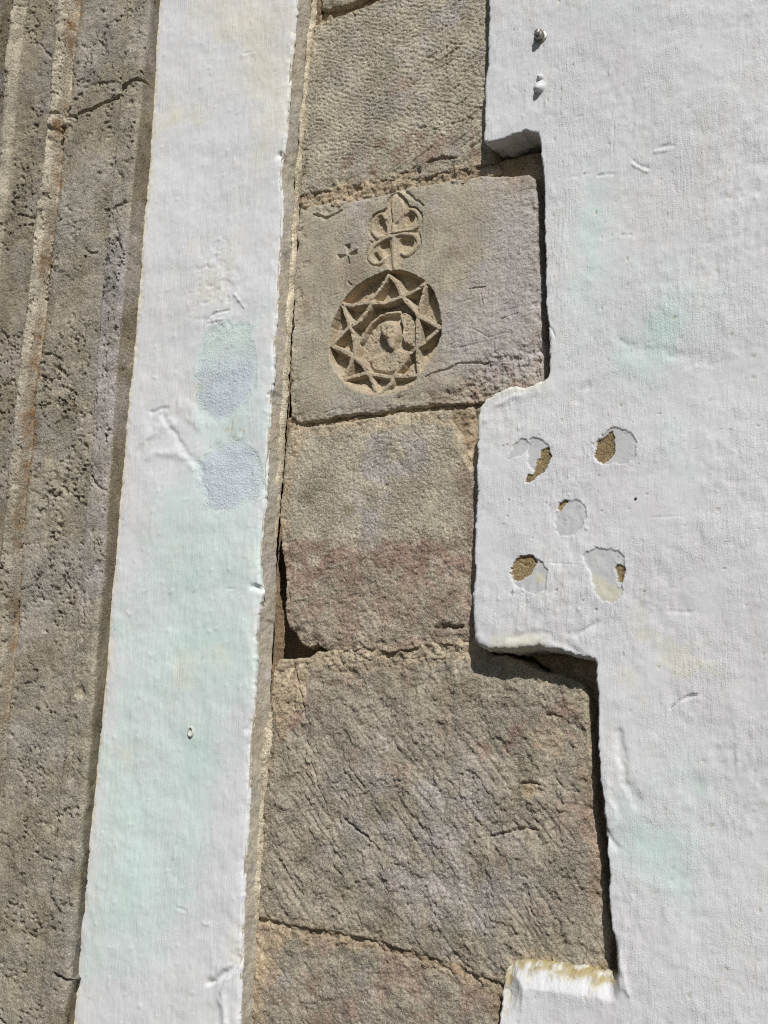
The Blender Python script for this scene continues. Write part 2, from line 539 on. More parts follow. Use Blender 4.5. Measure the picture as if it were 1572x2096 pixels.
FL_PITS = [smooth(Zf(p), 1) for p in (
    [(1040, 330), (1075, 325), (1130, 365), (1125, 420), (1070, 480), (1010, 480), (1030, 400)],
    [(670, 740), (800, 660), (825, 690), (822, 850), (770, 870), (720, 800)],
    [(930, 640), (1080, 625), (1125, 680), (1090, 760), (1010, 820), (930, 800)],
    [(650, 470), (690, 400), (740, 400), (800, 560), (720, 610), (660, 570)],
    [(610, 840), (660, 800), (690, 880), (730, 900), (690, 935), (640, 920)],
    [(560, 680), (630, 685), (590, 715)], [(950, 990), (990, 950), (1010, 960), (970, 1010)])]
FL_ENV = smooth(Zf([(690, 310), (790, 290), (800, 190), (860, 90), (950, 80), (1050, 180), (1075, 255), (1180, 270), (1240, 360), (1230, 490), (1190, 570), (1225, 650), (1215, 760), (1110, 880),
    (1000, 910), (960, 1050), (830, 1050), (790, 960), (720, 1005), (600, 1000), (530, 890), (550, 780), (600, 690), (560, 540), (590, 400)]), 1)
CROSS = [Zf(p) for p in (
    [(262, 735), (345, 715), (352, 765), (310, 860), (300, 860), (285, 775)],
    [(172, 845), (230, 850), (300, 862), (300, 872), (235, 895), (185, 905)],
    [(310, 862), (390, 795), (432, 785), (432, 855), (330, 872)],
    [(305, 872), (318, 872), (352, 965), (275, 990)])]
CROSS_ENV = Zf([(150, 700), (460, 690), (460, 1010), (150, 1020)])

def emblem(x, z, h):
    """carve medallion, lily and cross into the face; returns height, part id, pigment"""
    part = np.zeros(len(x), int)
    wx = x+fbm(x, z, .012, 3, 301)*.0009; wz = z+fbm(x, z, .012, 3, 302)*.0009
    s = sdf(wx, wz, RIM, .02)
    zt = (z-RIM[:, 1].min())/(RIM[:, 1].max()-RIM[:, 1].min())
    slope = .0028+.010*sstep(.45, .0, zt)
    depth = .0155*sstep(-.35, .5, zt)
    fl = -depth*sstep(0, 1, s/slope)
    m = s > 0
    xm, zm = wx[m], wz[m]
    rel = np.zeros(m.sum())
    f0 = fl[m]+fbm(xm, zm, .008, 3, 305)*.0007
    top = np.full(m.sum(), -.05)
    body = f0+.0055*sstep(-.001, .006, sdf(xm, zm, BODY, .02))
    body = np.maximum(body, f0+.0085*sstep(-.0005, .0022, sdf(xm, zm, PILLAR, .02)))
    body = np.maximum(body, f0+.007*np.sqrt(np.clip(1-(line_dist(xm, zm, HOODL, .02)/.0035)**2, 0, 1)))
    sh = sdf(xm, zm, HEAD, .02)
    hd = f0+.0135*np.sqrt(np.clip(1-np.clip(1-sh/.008, 0, 1)**2, 0, 1))
    # eyes and mouth worn almost away
    for p, r, dd in (((745, 780), .0016, .0011), ((850, 790), .0016, .0011), ((800, 930), .0022, .0007)):
        q = Zm([p])[0]
        hd = hd-dd*np.exp(-((xm-q[0])**2+(zm-q[1])**2)/r**2)
    q = Zm([(800, 770), (795, 870)])
    hd = hd+.0009*np.exp(-(seg_dist(xm, zm, q)/.0014)**2)
    for k, st in enumerate(STRANDS):
        d = line_dist(xm, zm, st, .02)
        w = .0044+.0006*fbm(xm, zm, .02, 2, 320+k)
        tpr = np.clip(1-d/w, 0, 1)
        base = -.0006-.003*sstep(.5, .0, zt[m])*0
        top = np.maximum(top, np.where(d < w, f0+(base-f0-.0004)*np.minimum(1, 1.6*tpr**.6), -.05))
    allh = np.maximum(f0, body); pid = np.full(m.sum(), 1)
    pid = np.where((sh > 0) & (hd > body), 3, pid); allh = np.where(sh > 0, np.maximum(allh, hd), allh)
    pid = np.where(top > allh+.0002, 2, pid); allh = np.maximum(allh, top)
    pits = sstep(.35, .6, fbm(xm, zm, .006, 2, 333))*.0012
    h = h.copy(); h[m] = h[m]*.35+allh-pits
    part[m] = pid
    # lily
    s = sdf(wx, wz, FL_ENV, .02); m = (s > 0) & (part == 0)
    xm, zm = wx[m], wz[m]
    f0 = -.0030*sstep(0, .0055, s[m])
    for p in FL_PITS:
        f0 = np.minimum(f0, -.0030-.0065*sstep(-.0005, .0022, sdf(xm, zm, p, .01)))
    r = f0.copy()
    for st, w in FL_STRANDS:
        w = w*.85
        d = line_dist(xm, zm, st, .02)
        r = np.maximum(r, np.where(d < w, f0+(-.0002-f0)*np.sqrt(np.clip(1-(d/w)**2, 0, 1)), -.05))
    pt = sdf(xm, zm, FL_PETAL, .02)
    r = np.maximum(r, f0+(-.0003-f0)*sstep(0, .003, pt))
    for p in ([(818, 250), (840, 340), (856, 445)], [(770, 612), (890, 588), (1020, 572), (1160, 560)]):
        r = r-.0016*np.exp(-(line_dist(xm, zm, Zf(p), .01)/.0009)**2)
    h[m] = h[m]*.5+r+fbm(xm, zm, .005, 2, 340)*.0003
    part[m] = 4
    # cross
    m = inside(x, z, CROSS_ENV) & (part == 0)
    r = np.zeros(m.sum())
    for p in CROSS:
        r = np.minimum(r, -.0045*sstep(-.0002, .0022, sdf(wx[m], wz[m], p, .01)))
    h[m] += r
    part[m] = 5
    return h, part

def quoin_surface(which):
    def fn(x, z, s):
        mask = np.zeros((len(x), 4))
        h = np.zeros(len(x))
        # common: slow undulation, rounded worn arris, fine grain
        r = .004+.003*np.clip(fbm(x, z, .05, 3, 11+which), -1, 1)
        h += edge_round(s, np.maximum(r, .0015))
        h += fbm(x, z, .12, 3, 20+which)*.0018
        wear = sstep(.022, .0, s+fbm(x, z, .03, 4, 31+which)*.014)
        h -= wear*(.0012+.0022*sstep(-.3, .7, fbm(x, z, .012, 4, 35+which)))
        grain = fbm(x, z, .004, 3, 41+which)
        coarse = fbm(x, z, .016, 5, 43+which, .58)
        zf = (z-z.min())/(z.max()-z.min())
        if which not in (0, 1, 2):
            h -= sstep(.28, .62, perlin(x/.0042, z/.0034, 47+which))*.0012*sstep(-.5, .3, fbm(x, z, .04, 2, 48+which))
        if which in (0, 1):
            wx = x+fbm(x, z, .05, 2, 51)*.006; wz = z+fbm(x, z, .05, 2, 52)*.006
            u, v = rot(wx, wz, -24)
            n = perlin(u/.0058, v/.0034, 53)
            rows = np.sin(2*math.pi*(v/.0058+.35*fbm(x, z, .03, 2, 54)))
            fade = sstep(.02, .22, zf)
            h += fade*(-.0013*sstep(.05, .5, n)+.0003*rows)+grain*.00035
            rgh = 1-fade
            h += rgh*coarse*.0022
            u2, v2 = rot(x, z, 28)
            ch = sstep(.38, .7, perlin(u2/.05, v2/.006, 57))*sstep(.3, .75, (x-x.min())/(x.max()-x.min()))
            h -= ch*.0018
            if which == 1:
                for px_, w, d in (([(800, 362), (830, 352), (860, 350)], .004, .010), ([(868, 333), (905, 322), (935, 323)], .003, .006),
                                  ([(870, 120), (910, 95)], .0014, .002), ([(880, 270), (915, 255), (985, 240)], .0015, .002),
                                  ([(838, 280), (845, 262), (880, 258)], .0015, .0022), ([(960, 305), (985, 285)], .002, .003)):
                    h = groove(h, x, z, px_, w, d, seed=w*1e5)
            mask[:, 0] = np.clip(blob(x, z, [(700, 330), (760, 290), (850, 265), (985, 265), (985, 320), (850, 340), (700, 380)], seed=61)*speck(x, z, .03, -.25, .3, 62)*.8
                                 + blob(x, z, [(800, 150), (850, 160), (840, 210), (800, 210)], seed=63)*.5, 0, 1)
            mask[:, 1] = speck(x, z, .07, -.02, .55, 64)*.75*(.4+.6*sstep(.3, .8, (x-x.min())/(x.max()-x.min())))
            mask[:, 3] = speck(x, z, .06, .25, .7, 65)*.25
        elif which == 2:
            u, v = rot(x, z, 86)
            h += fbm(u*.25, v, .006, 3, 71)*.0004+grain*.0003
            u, v = rot(x, z, 6)
            h -= sstep(.5, .8, perlin(u/.05, v/.004, 72))*.0005
            right = blob(x, z, [(900, 640), (960, 620), (1000, 560), (1000, 380), (1110, 380), (1125, 790), (900, 760)], seed=73, soft=.03)
            h += right*fbm(x, z, .010, 4, 74)*.0011
            low = blob(x, z, [(900, 790), (1000, 750), (1050, 710), (1115, 700), (1120, 800), (950, 840)], seed=75, soft=.01)
            h += low*(fbm(x, z, .012, 5, 76, .62)*.004-.003)
            for px_, w, d in (([(870, 770), (940, 745), (1010, 740)], .0016, .003), ([(960, 592), (995, 588), (985, 620)], .0012, .0022),
                              ([(1015, 480), (1028, 470)], .0014, .002), ([(855, 765), (800, 790)], .001, .001),
                              ([(640, 440), (665, 445), (700, 430)], .003, .004), ([(712, 575), (720, 585)], .002, .003),
                              ([(960, 670), (1000, 690), (1040, 680)], .0012, .0014), ([(1020, 655), (1060, 640)], .0012, .0014),
                              ([(820, 385), (838, 400), (866, 420)], .003, .003), ([(985, 600), (990, 625)], .001, .0015)):
                h = groove(h, x, z, px_, w, d, seed=int(px_[0][0]))
            h, part = emblem(x, z, h)
            fn.part = part
            med = sdf(x, z, RIM, .03)
            mask[:, 0] = np.clip(low*.8*speck(x, z, .02, -.3, .3, 77)+speck(x, z, .07, .2, .7, 78)*.45
                                 + blob(x, z, [(690, 540), (750, 530), (740, 600), (690, 600)], seed=79)*.4, 0, 1)
            mask[:, 1] = np.clip(right*.8+speck(x, z, .06, .1, .6, 80)*.4, 0, 1)*(med < 0)
            mask[:, 2] = np.where(med > 0, .42+.35*fbm(x, z, .02, 3, 81), 0)
            mask[:, 2] = np.maximum(mask[:, 2], (part == 4)*(.45+.2*fbm(x, z, .02, 3, 84)))
            mask[:, 0] = np.where(med > 0, speck(x, z, .018, .25, .6, 82)*.8, mask[:, 0])
        elif which == 3:
            low = sstep(-.05, .05, -(z-at([(760, 1110)])[0, 1])+fbm(x, z, .05, 3, 90)*.03)
            h += (1-low)*(grain*.0006+fbm(x, z, .009, 3, 91)*.0006)
            h += low*(coarse*.0028+grain*.0006)
            for px_, w, d in (([(890, 1285), (925, 1283), (945, 1280)], .005, .008), ([(700, 1335), (740, 1330), (790, 1337)], .003, .006),
                              
                              ([(580, 1020), (588, 1000), (592, 980)], .0012, .003)):
                h = groove(h, x, z, px_, w, d, seed=int(px_[0][0]))
            mask[:, 0] = np.clip(low*(.28+.5*speck(x, z, .03, -.3, .3, 93))+blob(x, z, [(570, 1112), (700, 1112), (880, 1103), (975, 1128), (975, 1175), (800, 1160), (690, 1185), (575, 1185)], seed=92, soft=.010)*(.05+.75*speck(x, z, .016, -.35, .35, 91))+blob(x, z, [(935, 960), (970, 960), (970, 1100), (955, 1100)], seed=94)*.6, 0, 1)
            mask[:, 1] = np.clip(blob(x, z, [(740, 900), (900, 880), (880, 960), (830, 990), (790, 1030), (770, 1100), (710, 1100), (730, 1020)], seed=95, soft=.022)*speck(x, z, .03, -.5, .3, 99)*.75, 0, 1)
            mask[:, 2] = blob(x, z, [(600, 870), (920, 840), (930, 870), (800, 875), (650, 890), (605, 940), (590, 1090), (575, 1090), (585, 930)], seed=96, soft=.006)*.5
            mask[:, 3] = np.clip(blob(x, z, [(700, 1040), (728, 1030), (725, 1055), (702, 1060)], seed=97, soft=.004, warp=.003)*.7
                                 + blob(x, z, [(608, 1010), (640, 1005), (640, 1030), (612, 1028)], seed=98, soft=.006, warp=.004)*.6, 0, 1)
        elif which == 4:
            wx = x+fbm(x, z, .08, 2, 101)*.003; wz = z+fbm(x, z, .08, 2, 102)*.003
            u, v = rot(wx, wz, -47)
            fur = perlin(u/.11, v/.0062, 103)+.8*perlin(u/.07, v/.0033, 104)+.25*fbm(x, z, .012, 3, 100)
            ridge = -sstep(-.3, 1.0, fur)*.0016
            top = sstep(-.035, .03, z-at([(760, 1470)])[0, 1]+fbm(x, z, .06, 3, 105)*.05)
            leftr = 0
            worn = sstep(-.25, .35, fbm(x, z, .07, 3, 107))
            h += (1-top*.75)*ridge*(.35+.75*worn)+(.55+.75*top)*coarse*.0026+grain*.0004
            st = fbm(x+.3*v, z, .05, 4, 106, .6); h += .0018*sstep(.06, .10, st)*(1-.5*top)+.0014*sstep(-.3, -.27, st)
            h -= .004*sstep(at([(1000, 1480)])[0, 1], at([(1000, 1380)])[0, 1], z)
            for px_, w, d in (([(700, 1675), (735, 1700), (768, 1725)], .0022, .006), ([(1003, 1712), (1040, 1702), (1075, 1695), (1105, 1700)], .002, .004),
                              ([(1065, 1606), (1085, 1602), (1108, 1607)], .0022, .005), ([(680, 1775), (700, 1790)], .002, .003),
                              ([(600, 1360), (615, 1420), (628, 1470)], .002, .004), ([(800, 1765), (830, 1775)], .0018, .003), ([(1115, 1460), (1150, 1468)], .003, .005),
                              ([(640, 1560), (655, 1620), (670, 1660)], .0018, .003), ([(690, 1660), (700, 1690)], .003, .004)):
                h = groove(h, x, z, px_, w, d, seed=int(px_[0][0]))
            q = at([(1085, 1618)])[0]; dd = np.hypot((x-q[0])/.011, (z-q[1])/.010)
            h -= .003*np.clip(1-dd, 0, 1)
            mask[:, 0] = np.clip(blob(x, z, [(970, 1520), (1060, 1480), (1180, 1430), (1200, 1520), (1090, 1530), (1000, 1560)], seed=107)*speck(x, z, .03, -.3, .3, 108)*.8
                                 + blob(x, z, [(1190, 1560), (1230, 1640), (1240, 1900), (1215, 1850), (1185, 1640)], seed=109)*.8
                                 + blob(x, z, [(570, 1370), (850, 1350), (830, 1410), (640, 1450), (560, 1540)], seed=110)*speck(x, z, .03, -.2, .4, 111)*.6
                                 + speck(x, z, .05, .35, .75, 112)*.5, 0, 1)
            mask[:, 1] = np.clip(blob(x, z, [(690, 1600), (800, 1530), (930, 1560), (1010, 1640), (1080, 1800), (1050, 1960), (900, 1960), (760, 1800), (650, 1700)], seed=113, soft=.04)*speck(x, z, .05, -.5, .4, 114)*.7, 0, 1)
            mask[:, 2] = np.clip(np.clip(1.3-dd, 0, 1)+blob(x, z, [(565, 1365), (960, 1335), (940, 1352), (640, 1372), (600, 1480), (560, 1560)], seed=115, soft=.008)*.55
                                 + blob(x, z, [(1090, 1490), (1150, 1490), (1150, 1560), (1100, 1540)], seed=116)*.4, 0, 1)
            moss = blob(x, z, [(1040, 1968), (1140, 1955), (1250, 1975), (1255, 2040), (1030, 2020)], seed=117, soft=.01)
            mask[:, 3] = np.clip(moss*.0+speck(x, z, .07, .15, .6, 118)*.35, 0, 1)
            mask[:, 3] = np.maximum(mask[:, 3], moss*.3); mask[:, 2] = np.maximum(mask[:, 2], moss*.7)
        else:
            h += coarse*.0026+grain*.0005
            u, v = rot(x, z, -47)
            h -= sstep(.3, .8, perlin(u/.04, v/.007, 121))*.001
            mask[:, 0] = speck(x, z, .05, -.15, .4, 122)*.75
            mask[:, 2] = np.clip(blob(x, z, [(510, 1890), (600, 1905), (640, 1930), (560, 1960), (540, 2096), (500, 2096)], seed=123, soft=.012)*.6+speck(x, z, .05, .3, .7, 124)*.3, 0, 1)
            mask[:, 1] = speck(x, z, .06, .3, .7, 125)*.5
        if which != 2:
            edge = sstep(.016, .0, s+fbm(x, z, .03, 3, 130+which)*.010)
            mask[:, 2] = np.maximum(mask[:, 2], edge*.28)
        return h, np.clip(mask, 0, 1)
    fn.part = None
    return fn

def bbox_axes(pts, cell, pad=.004):
    lo = pts.min(0)-pad; hi = pts.max(0)+pad
    return np.arange(lo[0], hi[0], cell), np.arange(lo[1], hi[1], cell)

STONE_M = {4: M['stone_dark'], 5: M['stone_dark'], 6: M['stone_dark'], 7: M['stone_dark']}
def stone(px_, which, cell, label):
    pts = at(px_, QY) if not isinstance(px_, np.ndarray) else px_
    xs, zs = bbox_axes(pts, cell)
    rough = .0022
    def sd(x, z):
        return sdf(x, z, pts)+fbm(x, z, .03, 4, 200+which)*rough+fbm(x, z, .008, 2, 210+which)*.0006
    fn = quoin_surface(which)
    co, q, t, sides, mask, _ = slab(xs, zs, sd, fn, .05, 10, .002, which)
    part = fn.part
    if part is None:
        o = mesh_obj('stone_block', co, np.concatenate([q, sides]), t, STONE_M.get(which, M['stone']), quoin, mask, None, QORG)
        o['label'] = label
        return o
    allq = np.concatenate([q, sides])
    nrm = vert_normals(co, allq, t)
    pv = np.zeros(len(co), int); pv[:len(part)] = part
    pq = np.max(pv[allq], 1); pt = np.max(pv[t], 1)
    block = None
    names = {0: 'stone_block', 1: 'medallion_recess', 2: 'eight_pointed_star', 3: 'carved_head', 4: 'carved_lily', 5: 'carved_cross'}
    labels = {0: label, 1: 'round sunken field of the carved medallion', 2: 'raised star of interlaced strands', 3: 'worn little head inside the star',
              4: 'carved lily above the star medallion', 5: 'small cross of four wedge cuts beside the lily'}
    for k in range(6):
        c2, q2, t2, m2, n2 = sub(co, allq, t, pq == k, pt == k, mask, nrm)
        o = mesh_obj(names[k], c2, q2, t2, M['stone_smooth'], quoin if k == 0 else block, m2, n2, QORG)
        o['label'] = labels[k]
        if k == 0:
            block = o
    return block

stone(S0, 0, .0030, 'topmost block showing only its lower edge over the dimpled block')
stone(S1, 1, .0012, 'block tooled all over with slanting rows of dimples')
stone(S2, 2, .0008, 'smooth block carved with star medallion, lily and small cross')
stone(S3, 3, .0012, 'block with reddish pitted lower half and broken lower corner')
stone(S4, 4, .0013, 'tall block furrowed with slanting chisel marks')
stone(S5, 5, .0014, 'rough reddish block under the furrowed block')
p5 = at([(488, 2338), (1012, 2338)])
stone(np.array([(p5[0, 0], p5[0, 1]), (p5[1, 0], p5[1, 1]), (p5[1, 0], .55), (p5[0, 0], .55)]), 6, .004, 'block below the rough reddish block')
stone(np.array([(p5[0, 0], .542), (p5[1, 0], .542), (p5[1, 0], -.01), (p5[0, 0], -.01)]), 7, .005, 'lowest block standing on the ground')
ptop = at([(668, -357), (1028, -427)])
stone(np.array([(ptop[0, 0], ptop[0, 1]+.01), (ptop[1, 0], ptop[1, 1]+.01), (ptop[1, 0], Z_TOP), (ptop[0, 0], Z_TOP)]), 8, .006, 'block above the topmost visible block')

# mortar in the bed joints
def mortar(px_, depth, cell, amp, seed, red=.3, pale=.0, label=None, thick=.03, size=.016):
    pts = at(px_)
    xs, zs = bbox_axes(pts, cell)
    def fn(x, z, s):
        h = -depth+fbm(x, z, size, 5, seed, .6)*amp+edge_round(s, .006)
        m = np.zeros((len(x), 4))
        m[:, 0] = speck(x, z, .03, -.1, .4, seed+3)*red
        m[:, 2] = np.clip(pale+speck(x, z, .03, .0, .5, seed+5)*.3, 0, 1)
        return h, m
    co, q, t, sides, mask, _ = slab(xs, zs, lambda x, z: sdf(x, z, pts)+fbm(x, z, .02, 3, seed+8)*.002, fn, thick, 3, .001, seed)
    o = mesh_obj('mortar_joint', co, np.concatenate([q, sides]), t, M['mortar'], quoin, mask, None, QORG)
    if label:
        o['label'] = label
    return o
mortar([(638, 60), (640, 20), (780, -30), (1020, -100), (1020, -60), (860, -20), (765, 20), (690, 45)], .012, .002, .003, 400)
mortar([(605, 440), (607, 385), (700, 372), (780, 350), (900, 330), (1000, 310), (1020, 345), (985, 372), (870, 388), (815, 398), (700, 425)], .0035, .0014, .007, 410, .45, .1, 'crumbling tan bed joint over the carved block')
mortar([(1000, 318), (1125, 290), (1135, 420), (1090, 390), (1000, 385)], .016, .002, .004, 415)
mortar([(580, 895), (583, 850), (700, 845), (840, 825), (960, 815), (970, 850), (930, 865), (820, 860), (700, 876)], .009, .0014, .005, 420, .3)
mortar([(900, 835), (940, 815), (1000, 815), (1000, 985), (950, 975), (930, 910)], .010, .0014, .005, 430, .8, 0, 'eroded brown mortar beside the white plaster tongue')
mortar([(575, 1400), (600, 1362), (645, 1332), (700, 1322), (860, 1302), (1000, 1275), (1000, 1352), (850, 1352), (700, 1362), (600, 1375)], .004, .0014, .006, 440, .25, .25)
mortar([(515, 1915), (528, 1865), (640, 1890), (780, 1915), (900, 1955), (1020, 1990), (1030, 2050), (950, 2030), (800, 1980), (640, 1930)], .003, .0014, .006, 450, .65)
mortar([(1085, 380), (1130, 380), (1140, 800), (1095, 800), (1100, 600)], .022, .002, .005, 455, .3)
mortar([(1060, 1330), (1230, 1330), (1250, 1600), (1280, 1900), (1285, 2040), (1225, 2040), (1215, 1800), (1190, 1430), (1120, 1385)], .022, .002, .005, 460, .3)

# ------------------------------------------------------------------ white band between jamb and quoin
BY = -.026
BORG = (float(at([(380, 1300)])[0, 0]), 0, 0)
band = empty('plaster_band', BORG, 'tall narrow whitewashed band with mint and pale blue patches beside the moulded stone jamb', 'plaster band')
BR = [(612, -250), (607, 0), (600, 81), (598, 106), (592, 134), (590, 204), (582, 305), (575, 326), (571, 366), (576, 403), (574, 468), (568, 550), (564, 651), (559, 700),
      (558, 781), (551, 805), (552, 834), (548, 883), (544, 944), (542, 1026), (535, 1079), (531, 1148), (533, 1190), (537, 1215), (533, 1242), (526, 1270), (521, 1400),
      (517, 1469), (511, 1522), (509, 1604), (505, 1705), (498, 1766), (497, 1848), (495, 1909), (493, 1970), (487, 2096), (478, 2250)]
BL = [(341, -250), (323, 0), (318, 80), (315, 150), (308, 240), (303, 300), (297, 400), (290, 470), (285, 560), (277, 640), (273, 700), (265, 790), (255, 880), (250, 960),
      (244, 1020), (238, 1090), (233, 1150), (227, 1200), (220, 1290), (213, 1370), (207, 1420), (200, 1480), (193, 1540), (187, 1610), (183, 1660), (177, 1720), (171, 1790),
      (166, 1850), (160, 1900), (155, 1960), (150, 2030), (145, 2096), (132, 2250)]
br = at(BR, BY); bl = at(BL, BY)
band_pts = np.concatenate([[(br[0, 0], Z_TOP)], br, [(br[-1, 0], Z_BOT-.02), (bl[-1, 0], Z_BOT-.02)], bl[::-1], [(bl[0, 0], Z_TOP)]])
PATCH1 = smooth(at([(402, 740), (412, 690), (440, 668), (505, 662), (528, 700), (530, 770), (500, 835), (450, 866), (420, 850), (402, 800)], BY), 1)
PATCH2 = smooth(at([(405, 945), (440, 907), (490, 893), (528, 915), (537, 985), (524, 1022), (470, 1050), (432, 1052), (410, 1015), (400, 970)], BY), 1)

def band_surface(x, z, s):
    m = np.zeros((len(x), 4))
    r = .003+.0016*fbm(x, z, .03, 3, 500)
    h = -BY+edge_round(s, np.maximum(r, .001))
    h = h+fbm(x, z, .30, 2, 501)*.0035+fbm(x, z, .06, 3, 502)*.0012
    h = h+fbm(x*2.2, z*.35, .012, 3, 503)*.00022
    h = h-sstep(.012, 0, s+fbm(x, z, .03, 3, 504)*.008)*.0012
    pim = sstep(.66, .95, fbm(x, z, .014, 2, 505))
    h = h+pim*.0006
    peel = blob(x, z, [(395, 560), (420, 500), (450, 480), (480, 530), (500, 600), (470, 680), (410, 690), (400, 630)], BY, .02, .02, 506)
    h = h+peel*sstep(.05, .25, fbm(x, z, .016, 4, 507))*-.0009
    for px_, w, d in (([(332, 848), (350, 872), (368, 905), (395, 945), (412, 965)], .006, .0018), ([(405, 965), (420, 1000), (440, 1030)], .0015, .0012),
                      ([(310, 845), (325, 838), (340, 835)], .004, .002), ([(300, 905), (320, 880), (345, 868)], .012, -.0018), ([(370, 820), (390, 850), (410, 870)], .010, -.0013),
                      ([(305, 935), (340, 925), (370, 930), (400, 960)], .007, -.0011), ([(430, 650), (445, 640), (470, 636)], .002, .0022), ([(425, 660), (460, 652)], .002, -.0016),
                      ([(478, 600), (490, 615), (502, 630)], .002, -.002), ([(465, 1206), (485, 1206)], .0015, .0012), ([(405, 1360), (415, 1345)], .0015, .0018),
                      ([(430, 2010), (470, 1990), (490, 1960)], .006, .004), ([(460, 2096), (455, 2030), (470, 2000)], .006, -.003),
                      ([(360, 1855), (385, 1868)], .0018, .0015), ([(360, 1735), (355, 1760)], .002, -.0018), ([(535, 160), (565, 145), (580, 140)], .001, .0008),
                      ([(495, 110), (510, 105)], .0012, .0014), 
                      ([(572, 318), (584, 324)], .004, .006), ([(548, 806), (562, 808)], .003, .004), ([(522, 1200), (545, 1208)], .006, .006), ([(505, 1495), (520, 1465)], .005, .003)):
        h = groove(h, x, z, px_, w, d, BY, .5, int(px_[0][0]+px_[0][1]))
    part = np.zeros(len(x), int)
    wx = x+fbm(x, z, .03, 5, 520, .6)*.011; wz = z+fbm(x, z, .03, 5, 521, .6)*.011
    for k, pt in enumerate((PATCH1, PATCH2)):
        sd = sdf(wx, wz, pt, .02)
        h = h-.0005*sstep(-.0004, .0020, sd)
        part[sd > 0] = k+1
    mint = blob(x, z, [(410, 700), (520, 650), (545, 800), (530, 1150), (525, 1400), (470, 1500), (440, 1650), (400, 1850), (290, 2000), (175, 1990), (210, 1550), (240, 1300), (330, 1040), (390, 960), (400, 850)], BY, .03, .04, 522)
    m[:, 0] = np.clip(mint*(.75+.4*fbm(x, z, .09, 3, 523)), 0, 1)
    p1 = part == 1
    m[:, 0] = np.where(p1, sstep(.02, -.03, -(z-at([(460, 745)], BY)[0, 1])), np.where(part == 2, .85*sstep(.012, .001, sdf(wx, wz, PATCH2, .02)), m[:, 0]))
    m[:, 0] = np.where(p1, np.maximum(m[:, 0], .85*sstep(.012, .001, sdf(wx, wz, PATCH1, .02))), m[:, 0])
    m[:, 2] = np.clip(sstep(.014, .002, np.abs(s)+0*x)*(np.interp(z, [0, 3.6], [0, 0])) + speck(x, z, .12, .25, .7, 524)*.45*sstep(1.9, 2.5, z)
                      + blob(x, z, [(400, 0), (590, 0), (585, 290), (540, 260), (510, 160)], BY, .04, .04, 525)*.55+speck(x, z, .10, .4, .8, 526)*.3, 0, 1)
    left = np.abs(x-np.interp(z, bl[::-1, 1], bl[::-1, 0]))
    edge = sstep(.010, .002, left+fbm(x, z, .012, 4, 527)*.005)
    m[:, 2] = np.maximum(m[:, 2], edge)
    h = h+edge*fbm(x, z, .008, 4, 533)*.0012
    dirt = blob(x, z, [(462, 870), (505, 855), (510, 890), (470, 895)], BY, .008, .012, 528)*sstep(.1, .4, fbm(x*2, z*.6, .01, 3, 529))
    m[:, 3] = np.clip(dirt*.7+edge*speck(x, z, .02, .3, .7, 530)*.5, 0, 1)
    band_surface.part = part
    return h, np.clip(m, 0, 1)

xs = axis(band_pts[:, 0].min()-.004, band_pts[:, 0].min()-.004, band_pts[:, 0].max()+.004, band_pts[:, 0].max()+.004, .0018)
zs = axis(Z_BOT-.03, 1.22, 2.84, Z_TOP+.01, .0018)
bsd = lambda x, z: sdf(x, z, band_pts)+fbm(x, z, .02, 4, 540)*.0016+fbm(x, z, .006, 2, 541)*.0006
E3 = np.zeros((0, 3), int)
co, q, t, sides, mask, _ = slab(xs, zs, bsd, band_surface, BY+.006, 3, .0006, 55)
q = np.concatenate([q, sides])
part = np.zeros(len(co), int); part[:len(band_surface.part)] = band_surface.part
nrm = vert_normals(co, q, t)
pq = np.max(part[q], 1); pt_ = np.max(part[t], 1)
for k, (nm, mt, lb) in enumerate((('plaster_face', 'band', None), ('repair_patch', 'blue_patch', 'mint and blue repainted patch with grainy surface'),
                                  ('repair_patch', 'blue_patch', 'pale blue repainted patch below the scraped spot'))):
    c2, q2, t2, m2, n2 = sub(co, q, t, pq == k, pt_ == k, mask, nrm)
    o = mesh_obj(nm, c2, q2, t2, M[mt], band, m2, n2, BORG)
    if lb:
        o['label'] = lb
ze = axis(Z_BOT, 1.20, 2.90, Z_TOP, .0015)
ye = np.arange(BY+.0015, .0065, .0016)
bro = br[np.argsort(br[:, 1])]
xe = np.interp(ze, bro[:, 1], bro[:, 0])
ker = np.hanning(81); ker /= ker.sum()
ks = np.convolve(np.pad(xe, 40, 'edge'), ker, 'valid')
xe = np.minimum(ks, xe+.001)-.0012
ZE, YE = np.meshgrid(ze, ye, indexing='ij')
XE = xe[:, None]+(YE-BY)*.10+fbm(ZE, YE, .05, 3, 560)*.0012+fbm(ZE, YE, .010, 4, 561)*.0008+fbm(ZE, YE, .004, 2, 562)*.0003
ii = np.arange(ZE.size).reshape(ZE.shape)
qe = np.stack([ii[:-1, :-1], ii[1:, :-1], ii[1:, 1:], ii[:-1, 1:]], -1).reshape(-1, 4)
zz, yy = ZE.ravel(), YE.ravel()
sm = np.zeros((len(zz), 4))
sm[:, 0] = speck(zz, yy, .06, .2, .6, 550)*.5
sm[:, 2] = np.clip(sstep(-.021, -.0255, yy+fbm(zz, yy, .02, 3, 551)*.003)*.85, 0, 1)
sm[:, 1] = speck(zz, yy, .05, .1, .6, 552)*.4
sm[:, 3] = speck(zz, yy, .03, .4, .8, 553)*.5
mesh_obj('bare_edge', np.stack([XE.ravel(), yy, zz], 1), qe, E3, M['band_side'], band, sm, None, BORG)['label'] = 'unpainted grey return along the quoin'

